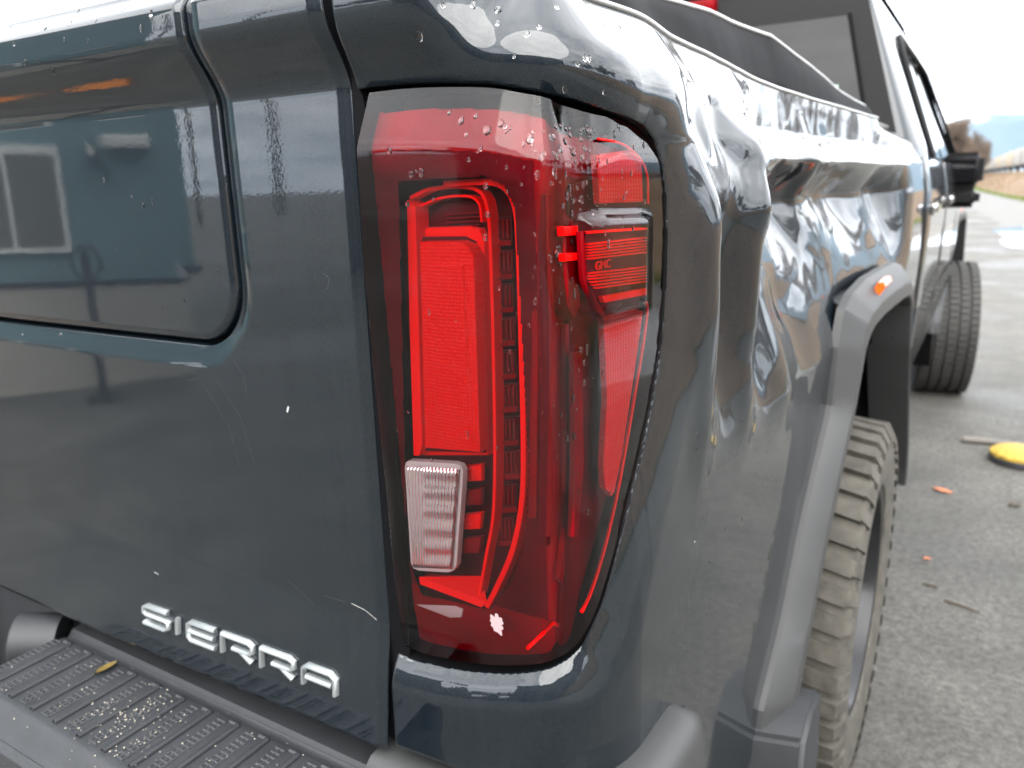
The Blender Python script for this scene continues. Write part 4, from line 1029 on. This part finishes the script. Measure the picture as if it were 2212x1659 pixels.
ys = np.linspace(-60, 500, 80)
structure(obj('road', np.stack([np.stack([bank_x(ys)-3.1, ys, 0*ys+.004], 1), np.stack([bank_x(ys)-.6, ys, 0*ys+.004], 1)], 1).reshape(-1, 3), grid_faces(80, 2)[:, ::-1], ROADM, None, False))
PUD = simple('puddle_water', (.05, .048, .045), .03)
def blob(name, cx, cy, rx, ry, z, seed, mat, n=60):
    P = [(cx, cy, z)]
    for i in range(n):
        a = 2*math.pi*i/n; k = 1+.35*fbm(math.cos(a)*1.3+seed, math.sin(a)*1.3, seed); P.append((cx+rx*k*math.cos(a), cy+ry*k*math.sin(a), z))
    return structure(obj(name, P, [(0, i+1, (i+1) % n+1) for i in range(n)], mat, None, False))
blob('puddle', 1.75, 21.5, 1.3, 4.2, .005, 3.1, PUD); blob('puddle', 3.4, 6.0, 1.2, 2.0, .005, 1.5, PUD)
BANKM = simple('dry_bank_grass', (.17, .115, .07), .95, noise=.5, nscale=1.2, bump=.8, bscale=6)
ys = np.linspace(-60, 480, 160); prof = [(0, -.05), (.8, .35), (2.0, 1.0), (3.4, 1.45), (5.0, 1.5), (11.0, 1.5), (14, 0), (14.2, -.05)]
BV = []
for y in ys:
    for k, (dx, z) in enumerate(prof): BV.append((bank_x(y)+dx+.25*fbm(y*.3, k*1.7), y+.2*fbm(y, k), z+(.18*fbm(y*.5, k*.9, 4.0) if 0 < k < 5 else 0)))
structure(obj('embankment', BV, grid_faces(160, len(prof))[:, ::-1], BANKM, None))
# tufts of grass along the foot of the bank
TUFT = simple('green_verge_grass', (.13, .16, .04), .9, noise=.4, nscale=3)
GV, GF = [], []
for k in range(9000):
    y = rng.uniform(-20, 140); x = float(bank_x(y))+rng.gauss(.1, .22); h = rng.uniform(.04, .16); a = rng.uniform(0, 6.28); w = .02+h*.12; b0 = len(GV)
    GV += [(x-w*math.cos(a), y-w*math.sin(a), 0.0), (x+w*math.cos(a), y+w*math.sin(a), 0.0), (x+rng.gauss(0, .04), y+rng.gauss(0, .04), h)]; GF.append((b0, b0+1, b0+2))
o = obj('verge_grass', GV, GF, TUFT, None, False); o['kind'] = 'stuff'; tag(o, 'green grass along the foot of the embankment', 'grass')
DRY = simple('dry_brush', (.21, .145, .085), .95, noise=.4, nscale=2)
GV, GF = [], []
for k in range(16000):
    y = rng.uniform(-15, 200); t = rng.uniform(.3, 4.2); x = float(bank_x(y))+t; z = float(np.interp(t, [0, .8, 2, 3.4, 5], [-.05, .3, .95, 1.4, 1.5]))-.05
    h = rng.uniform(.15, .5); a = rng.uniform(0, 6.28); w = .015; b0 = len(GV)
    GV += [(x-w*math.cos(a), y-w*math.sin(a), z), (x+w*math.cos(a), y+w*math.sin(a), z), (x+rng.gauss(0, .12), y+rng.gauss(0, .12), z+h)]; GF.append((b0, b0+1, b0+2))
o = obj('dry_brush', GV, GF, DRY, None, False); o['kind'] = 'stuff'; tag(o, 'dry brown brush covering the embankment slope', 'brush')

# rails and hopper wagons on top of the bank
def train_x(y): return 8.9-.0475*y
STEEL = simple('rail_steel', (.12, .10, .085), .5, .5, noise=.3)
for dx in (.9, 2.35):
    v, f = tube([(train_x(y)+dx, y, 1.62) for y in np.linspace(-60, 470, 30)], .06, 6); tag(obj('rail', v, f, STEEL, None), 'steel rail on top of the embankment under the wagons', 'rail', 'pair of rails')
WAG = [simple('beige_wagon', (.55, .50, .40), .6, noise=.2, nscale=1.5), simple('grey_wagon', (.36, .35, .33), .6, noise=.25, nscale=1.5), simple('tan_wagon', (.42, .35, .27), .6, noise=.25, nscale=1.5)]
UNDER = simple('wagon_running_gear', (.03, .027, .025), .7, noise=.4)
GROUPW = 'freight wagons standing on the embankment'
for k in range(12):
    y0 = 92.0+15.8*k; c = 0 if k == 1 else (1, 2, 1, 1, 2)[k % 5]
    lab = ['grey covered wagon standing in front of the beige one', 'pale beige covered hopper wagon on the embankment'][k] if k < 2 else 'weathered wagon far along the freight train'
    xa = train_x(y0+7)
    t = thing('freight_wagon', (xa+1.6, y0+7, 1.68), lab, 'wagon', GROUPW)
    def wbox(nm, lo, hi, mt, bev=.05): return boxm(nm, (xa+lo[0], y0+lo[1], lo[2]), (xa+hi[0], y0+hi[1], hi[2]), mt, t, bev)
    prof = [(.25, 2.6), (.08, 3.0), (.06, 4.6), (.35, 4.95), (1.6, 5.12), (2.85, 4.95), (3.14, 4.6), (3.12, 3.0), (2.95, 2.6)]
    VV = [(xa+p[0], y, p[1]) for y in (y0+.3, y0+14.2) for p in prof]; n_ = len(prof)
    obj('wagon_body', VV, [(i, (i+1) % n_, n_+(i+1) % n_, n_+i) for i in range(n_)]+[tuple(range(n_)), tuple(range(2*n_-1, n_-1, -1))], WAG[c], t, False)
    for q in range(9): wbox('wagon_rib', (-.02, .6+1.6*q, 2.75), (.07, .74+1.6*q, 4.62), WAG[c], 0)
    wbox('wagon_sill', (.15, .0, 2.35), (3.05, 14.5, 2.62), UNDER, 0)
    for q in (1.6, 4.0, 10.3, 12.7): lathe('wagon_wheel', [(0, -.1), (.45, -.1), (.45, .1), (0, .1)], (xa+.9, y0+q, 2.13), (1, 0, 0), UNDER, t, 16); 
    for q in (2.8, 11.5): wbox('wagon_bogie', (.6, q-1.6, 1.95), (.85, q+1.6, 2.36), UNDER, 0)

# bare trees
BARK = simple('bare_grey_bark', (.13, .10, .078), .9, noise=.3)
TWIG = simple('bare_brown_twigs', (.13, .09, .06), .9, noise=.3)
def make_tree(seed, H):
    r = random.Random(seed); tv, tf, cv, cf = [], [], [], []
    def seg(V, Fs, p, q, r0, r1):
        d = (q-p).normalized(); a = d.orthogonal().normalized(); b = d.cross(a); b0 = len(V)
        for (c, rr) in ((p, r0), (q, r1)):
            for k in range(3): w = 2.094*k; V.append(tuple(c+(a*math.cos(w)+b*math.sin(w))*rr))
        for k in range(3): Fs.append((b0+k, b0+(k+1) % 3, b0+3+(k+1) % 3, b0+3+k))
    def grow(p, d, L, rad, lev):
        n = 3; 
        for i in range(n):
            q = p+d*(L/n); seg(tv if lev < 2 else cv, tf if lev < 2 else cf, p, q, max(rad, .022), max(rad*.8, .018)); rad *= .8; p = q
            d = (d+Vector((r.gauss(0, .12), r.gauss(0, .12), r.gauss(.04, .08)))).normalized()
            if lev < 5 and (i > 0 or lev > 0):
                for _ in range(2 if lev < 4 else 1):
                    nd = (d+Vector((r.gauss(0, .55), r.gauss(0, .55), r.gauss(.15, .3)))).normalized(); grow(p, nd, L*r.uniform(.5, .75), rad*.6, lev+1)
    grow(Vector((0, 0, 0)), Vector((0, 0, 1)), H*.42, H*.022, 0)
    return mesh('trunk', tv, tf, BARK), mesh('crown', cv, cf, TWIG, False)
TREES = [make_tree(s, 9.5) for s in (3, 8, 21)]
def tree(x, y, z, s, k, lab, grp):
    t = thing('bare_tree', (x, y, z), lab, 'tree', grp); t.rotation_euler = (0, 0, rng.uniform(0, 6.28)); t.scale = (s, s, s*rng.uniform(.9, 1.1))
    for nm, me in zip(('trunk', 'crown'), TREES[k]):
        o = bpy.data.objects.new(nm, me); COL.objects.link(o); o.parent = t
for k in range(58):
    y = rng.uniform(120, 250); q = rng.uniform(-.078, -.018); tree(float(.34+q*y), y, 0, rng.uniform(.85, 1.1)*(.72+.42*(-q-.018)/.06), k % 3, 'bare brown tree in the grove beside the far end of the train', 'bare trees beyond the road')
for k in range(16):
    y = rng.uniform(-10, 75); tree(float(bank_x(y))+rng.uniform(16, 26), y, 0, rng.uniform(.8, 1.2), k % 3, 'bare tree behind the embankment, mirrored in the wet lamp lens', 'bare trees behind the embankment')
for k in range(10):  # unseen tree row, added for a dark horizon band in reflections
    tree(-46+8.5*k+rng.uniform(-2, 2), -52+rng.uniform(-8, 4), 0, rng.uniform(.6, 1.0), k % 3, 'unseen bare tree added across the yard to darken the mirrored horizon', 'bare trees added across the yard')

# mountains
def mountains():
    m, n, l, b = newmat('forested_mountain'); setp(b, Roughness=.95)
    ge = n.new('ShaderNodeNewGeometry'); nz = n.new('ShaderNodeTexNoise'); nz.inputs['Scale'].default_value = .004; nz.inputs['Detail'].default_value = 7; l.new(ge.outputs['Position'], nz.inputs['Vector'])
    r = n.new('ShaderNodeValToRGB'); e = r.color_ramp.elements; e[0].position = .35; e[0].color = (.03, .045, .04, 1); e[1].position = .62; e[1].color = (.06, .075, .065, 1)
    x = r.color_ramp.elements.new(.72); x.color = (.6, .62, .65, 1)
    l.new(nz.outputs[0], r.inputs[0]); l.new(r.outputs[0], b.inputs['Base Color'])
    VV = []; na, nr_ = 140, 18
    for i in range(na):
        a = math.radians(-40+100*i/(na-1))
        for j in range(nr_):
            d = 4300+j*75; h = 268*(1+.13*fbm(a*6, 1.3)+.03*fbm(a*30, 4.0))*math.sin(math.pi*min(1, j/(nr_-1)*1.0))*(1+.15*fbm(a*25, j*.5, 2.2))
            VV.append((d*math.sin(a), d*math.cos(a), h-2))
    structure(obj('mountain', VV, grid_faces(na, nr_), m, None))
mountains()

# ================================================================== WHAT THE PAINT MIRRORS: teal shop behind the truck
TEAL = simple('teal_cladding', (.15, .25, .265), .55, noise=.06, nscale=2)
CONC = simple('concrete_base', (.42, .39, .34), .85, noise=.15, nscale=3)
WHITE = simple('white_frame_paint', (.75, .75, .73), .5)
SHADE = simple('woven_screen', (.16, .15, .13), .8, noise=.3, nscale=25)
DARKT = simple('dark_trim', (.03, .03, .035), .5)
SC, SA = (-4.9, -3.6, 0.0), math.radians(122.7)
def turned(name, loc, lab, cat):
    o = bpy.data.objects.new(name, None); COL.objects.link(o); o.location = loc; o.rotation_euler = (0, 0, SA); return tag(o, lab, cat)
shop = turned('teal_shop', SC, 'teal clad shop building with concrete base, mirrored in the tailgate', 'building')
boxm('wall', (0, 0, .86), (9, 6, 3.9), TEAL, shop); boxm('concrete_base', (-.04, -.04, 0), (9.04, 6.04, .82), CONC, shop); boxm('base_trim', (-.06, -.06, .82), (9.06, 6.06, .86), DARKT, shop)
boxm('roof', (-.1, -.35, 3.9), (9.3, 6.3, 4.1), DARKT, shop)
win = boxm('window', (.80, -.05, 1.10), (3.2, .02, 1.80), WHITE, shop)
for a_, b_ in ((.85, 1.32), (1.37, 2.2), (2.25, 3.14)): boxm('pane', (a_, -.058, 1.15), (b_, -.05, 1.75), SHADE, win)
wl_ = boxm('wall_lamp', (.28, -.16, 1.74), (.56, 0, 1.84), WHITE, shop, .02)
boxm('lamp_glass', (.31, -.172, 1.70), (.53, -.16, 1.75), DARKT, wl_)
PC = (SC[0]+.70*math.cos(SA)+.5*math.sin(SA), SC[1]+.70*math.sin(SA)-.5*math.cos(SA), 0)
post = turned('ring_post', PC, 'dark post with a ring head standing in front of the teal shop', 'post')
v, f = tube([(0, 0, 0), (0, 0, 1.12)], .035, 12); obj('pole', v, f, DARKT, post)
v, f = tube([(.12*math.cos(a), 0, 1.04+.12*math.sin(a)) for a in np.linspace(0, 2*math.pi, 33)], .014, 8); obj('ring', v, f, DARKT, post)
boxm('foot_plate', (-.15, -.15, 0), (.15, .15, .02), DARKT, post)
ORG = simple('orange_paint', (.62, .20, .035), .5, noise=.15, nscale=10)
tag(boxm('orange_beam', (-4.8, -1.12, 0), (-3.0, -1.04, .07), ORG, None, .01), 'long orange steel beam lying on the yard behind the bumper', 'beam')
SIDING = simple('weathered_brown_siding', (.13, .11, .095), .8, noise=.25, nscale=1.5)
shed = thing('added_shed', (2.0, -15.0, 0), 'unseen brown shed added behind the truck to darken its reflections', 'shed')  # unseen shed, added to darken reflections in the rear glass, lens and paint
boxm('wall', (-8, -20, 0), (14, -13.05, 4.6), SIDING, shed); boxm('roof', (-8.4, -20.4, 4.6), (14.4, -12.6, 4.85), DARKT, shed)
for k in range(15): boxm('siding_board', (-8.01, -13.05, .1+.3*k), (14.01, -12.99+.02*(k % 2), .36+.3*k), SIDING, shed)
for k in range(3): boxm('shed_door', (-5+6.5*k, -13.0, .05), (-1.6+6.5*k, -12.93, 3.4), DARKT, shed)
WOOD = simple('pole_wood', (.10, .08, .065), .9)
for k, (x, y, h) in enumerate(((-31, -25.5, 9.5), (-38, -37, 10.5))):
    t = thing('utility_pole', (x, y, 0), 'wooden utility pole across the yard, mirrored beside the tail lamp', 'pole', 'utility poles across the yard')
    v, f = tube([(x, y, 0), (x, y, h)], [.17, .12], 10); obj('pole', v, f, WOOD, t); boxm('crossarm', (x-1.1, y-.06, h-.9), (x+1.1, y+.06, h-.76), WOOD, t)
    for dx in (-.95, -.4, .4, .95): lathe('insulator', [(0, 0), (.05, 0), (.06, .08), (.03, .14), (0, .15)], (x+dx, y, h-.76), (0, 0, 1), DARKT, t, 10)

# ================================================================== LITTER ON THE YARD
YEL = simple('worn_yellow_paint', (.42, .28, .04), .7, noise=.8, nscale=45)
LEAF = simple('orange_leaf', (.55, .19, .09), .8, noise=.3, nscale=60)
p0 = atZ(2142, 978, .03); p1 = atZ(2260, 1000, .03)
yt = thing('yellow_cover', (.56, 3.88, 0), 'round yellow painted cap with dark base lying on wet asphalt', 'cover')
lathe('base', [(0, 0), (.135, 0), (.14, .02), (.135, .035), (0, .035)], (.585, 3.90, 0), (0, 0, 1), DARKT, yt); lathe('cap', [(.137, .036), (.137, .05), (.12, .062), (0, .066)], (.585, 3.90, 0), (0, 0, 1), YEL, yt)
a_ = atZ(2078, 955, .0); b_ = atZ(2190, 968, .0)
PIPE = simple('pale_pipe', (.14, .13, .115), .6, noise=.2)
v, f = tube([(a_[0], a_[1], .018), ((a_[0]+b_[0])/2, (a_[1]+b_[1])/2+.01, .018), (b_[0]+.2, b_[1]-.01, .018)], .018, 10); tag(obj('pipe', v, f, PIPE, None), 'thin grey pipe lying behind the yellow cap', 'pipe')
def leaf(px, py, L, Wd, ang, mat, lab, nm='leaf', cat='leaf'):
    c = atZ(px, py, .006); n = 9; VV = []
    for i in range(n):
        t = i/(n-1); w = Wd*math.sin(math.pi*t)**.7
        for s in (-1, 0, 1):
            x, y = (t-.5)*L, s*w; VV.append((c[0]+x*math.cos(ang)-y*math.sin(ang), c[1]+x*math.sin(ang)+y*math.cos(ang), .007+.004*abs(s)*(1+.5*math.sin(5*t))))
    o = obj(nm, VV, grid_faces(n, 3), mat, None); o.modifiers.new('t', 'SOLIDIFY').thickness = .001; return tag(o, lab, cat)
leaf(2036, 1060, .085, .018, -.25, LEAF, 'long orange leaf on the wet asphalt past the rear tyre')
leaf(2003, 1208, .03, .007, .6, LEAF, 'tiny reddish leaf scrap on the asphalt beside the tyre')
BRN = simple('wet_brown_litter', (.06, .045, .025), .7)
leaf(2193, 1090, .06, .02, .9, BRN, 'curled dark brown leaf lying alone on the asphalt')
def twig(px, py, L, ang, lab):
    c = atZ(px, py, .006); d = np.array([math.cos(ang), math.sin(ang), 0]); v, f = tube([c-d*L/2, c+d*L*.1+np.array([.004, .003, 0]), c+d*L/2], [.004, .0035, .002], 6); tag(obj('twig', v, f, BRN, None), lab, 'twig')
twig(2078, 1310, .11, -.3, 'dark twig on the asphalt near the rear tyre'); twig(2010, 1265, .05, -.2, 'short thin twig on the asphalt beside the small leaf scrap')
# soggy leaf on the step pad
c_ = (-.655, -.032); VV = []
for i in range(7):
    t = i/6; w = .006*math.sin(math.pi*t)**.6
    for s in (-1, 0, 1): VV.append((c_[0]+s*w, c_[1]-(t-.5)*.034, zp(c_[1])+.0045+.002*abs(s)))
tag(obj('leaf', VV, grid_faces(7, 3), simple('rotting_leaf', (.13, .09, .02), .6, noise=.6, nscale=120), None), 'rotting brown and yellow leaf on the bumper step pad', 'leaf')

# ================================================================== RAIN DROPS
def drop_mesh(k):
    r = random.Random(k); n, m = 12, 5; VV = [(0, 0, 0)]
    for i in range(m):
        ph = i/(m-1)*.94*math.pi/2
        for j in range(n):
            a = 2*math.pi*j/n; w = 1+.22*mnoise.noise(Vector((math.cos(a)*1.2+k*3, math.sin(a)*1.2, k))); VV.append((math.cos(ph)*math.cos(a)*w, math.cos(ph)*math.sin(a)*w, math.sin(ph)))
    VV.append((0, 0, 1.0)); FF = [(0, 1+(j+1) % n, 1+j) for j in range(n)]
    for i in range(m-1):
        for j in range(n): FF.append((1+i*n+j, 1+i*n+(j+1) % n, 1+(i+1)*n+(j+1) % n, 1+(i+1)*n+j))
    t = len(VV)-1; FF += [(1+(m-1)*n+j, 1+(m-1)*n+(j+1) % n, t) for j in range(n)]
    return mesh('raindrop', VV, FF, WATER)
DROPS = [drop_mesh(k) for k in range(6)]
def put_drop(p, nrm, r, stretch, lab, grp):
    nrm = Vector(nrm).normalized(); down = Vector((0, 0, -1)); y = (down-nrm*down.dot(nrm))
    y = y.normalized() if y.length > .05 else nrm.orthogonal(); x = y.cross(nrm)
    o = bpy.data.objects.new('raindrop', DROPS[rng.randrange(6)]); COL.objects.link(o)
    M = Matrix(((x.x, y.x, nrm.x, p[0]), (x.y, y.y, nrm.y, p[1]), (x.z, y.z, nrm.z, p[2]), (0, 0, 0, 1)))
    o.matrix_world = M @ Matrix.Diagonal((r*rng.uniform(.8, 1.1), r*stretch, r*.5, 1)); tag(o, lab, 'raindrop', grp)
def on_lens(px, py, r, st):
    q = LENSP.uz(px, py)
    if q is None: return
    if poly_sdf(np.array([q]), np.vstack([cl[::-1], cb, cr, ct[::-1]]))[0] > -.004: return
    u, z = np.array([q[0], q[0]+.001, q[0]]), np.array([q[1], q[1], q[1]+.001]); P = lens_pt(u, z)
    nr = np.cross(P[1]-P[0], P[2]-P[0]); put_drop(P[0]-nr/np.linalg.norm(nr)*.0001, nr, r, st, 'raindrop beaded on the red tail lamp lens', 'raindrops on the tail lamp')
for (px, py, r) in [(1011, 262, 2.6), (1040, 252, 2.2), (1096, 268, 2.4), (1070, 283, 3.6), (1104, 274, 1.8), (1155, 300, 3.0), (1190, 297, 2.6), (1222, 305, 2.2), (1240, 330, 2.6), (1270, 320, 1.8), (1205, 322, 2.2), (1290, 282, 2.2), (1335, 290, 2.0), (1240, 290, 2.0), (982, 245, 1.8), (1028, 293, 1.6), (915, 377, 2.4), (936, 373, 2.4), (870, 327, 2.2), (1038, 346, 1.8), (1073, 402, 2.2), (1076, 462, 2.0), (1068, 510, 2.2), (1168, 375, 1.8), (905, 440, 2.0), (1216, 424, 2.4), (1252, 545, 2.2), (1241, 640, 1.7), (1254, 755, 2.0), (1237, 860, 2.0), (1318, 1065, 1.6)]: on_lens(px, py, r*1.2/1000, rng.uniform(1.0, 1.4))
k = 0
while k < 190:
    q = rng.random()
    if q < .62: px, py = rng.gauss(1250, 75), 270+abs(rng.gauss(0, 120))
    elif q < .85: px, py = rng.gauss(1225, 45), rng.uniform(420, 1120)
    else: px, py = rng.uniform(860, 1420), rng.uniform(240, 1000)
    k += 1
    on_lens(px, py, max(.0006, rng.gauss(.0013, .0006)), rng.uniform(1.0, 1.7))
def on_gate(px, py, r, st):
    p = atY(px, py, -.01); y = gate_y(p[0], p[2]); p = atY(px, py, y); y = gate_y(p[0], p[2]); p = atY(px, py, y)
    dzy = (gate_y(p[0], p[2]+.006)-gate_y(p[0], p[2]-.006))/.012
    put_drop((p[0], y+.0002, p[2]), (0, -1, dzy), r, st, 'raindrop on the dark tailgate panel', 'raindrops on the tailgate')
for (px, py) in [(98, 62), (150, 50), (140, 85), (208, 45), (325, 30), (305, 60), (190, 88), (30, 95), (55, 135), (85, 132), (115, 155), (265, 20), (20, 60), (170, 25), (330, 435), (285, 425), (310, 445), (225, 390), (470, 585), (120, 575), (250, 540), (350, 665), (367, 715), (180, 585), (75, 690), (400, 648), (48, 722), (130, 722)]: on_gate(px, py, rng.uniform(.0013, .0030), rng.uniform(1.1, 1.7))
Vb3 = V.reshape(NU, NZ, 3)
def on_body(px, py, r, st):
    # nearest grid vertex under the reading
    d = V-EYE; w = d@FW; sx = PIXW/2+FPX*(d@RT)/w; sy = PIXH/2-FPX*(d@UP)/w
    e = (sx-px)**2+(sy-py)**2+1e6*(sd < .004)+40000*np.maximum(0, w-1.5)**2
    i, j = np.unravel_index(np.argmin(e), e.shape); i = min(max(i, 1), NU-2); j = min(max(j, 1), NZ-2)
    nr = np.cross(V[i+1, j]-V[i-1, j], V[i, j+1]-V[i, j-1]); put_drop(V[i, j], nr, r, st, 'raindrop on the dark bed side beside the lamp', 'raindrops on the bed side')
for (px, py, r) in [(905, 75, 3.2), (1075, 50, 2.4), (1073, 22, 3.4), (1020, 8, 2.8), (1165, 60, 2.2), (1140, 70, 2.6), (1262, 125, 2.4), (1250, 138, 1.8), (1222, 190, 2.4), (1270, 128, 2.2), (1305, 195, 1.6), (1205, 15, 2.0), (960, 15, 2.0), (1110, 120, 1.8), (1340, 60, 1.8)]: on_body(px, py, r/1000, rng.uniform(1.1, 1.5))
for k in range(34): on_body(rng.uniform(1500, 1760), rng.uniform(880, 1350), rng.uniform(.0008, .0018), rng.uniform(1.2, 2.0))

# ================================================================== AIR
HAZE = True
if HAZE:
    hz = boxm('haze', (-6600, -6600, -1.5), (6600, 6600, 420), BLACK, None); hz['kind'] = 'stuff'; tag(hz, 'pale bluish air between the yard and the mountains', 'haze')
    m = bpy.data.materials.new('pale_haze'); m.use_nodes = True; n = m.node_tree.nodes; n.remove(n['Principled BSDF'])
    pv = n.new('ShaderNodeVolumePrincipled'); pv.inputs['Color'].default_value = (.50, .72, 1.0, 1); pv.inputs['Density'].default_value = 7.5e-5; pv.inputs['Anisotropy'].default_value = .0
    m.node_tree.links.new(pv.outputs[0], n['Material Output'].inputs['Volume']); hz.data.materials.clear(); hz.data.materials.append(m)
S.cycles.volume_bounces = 1
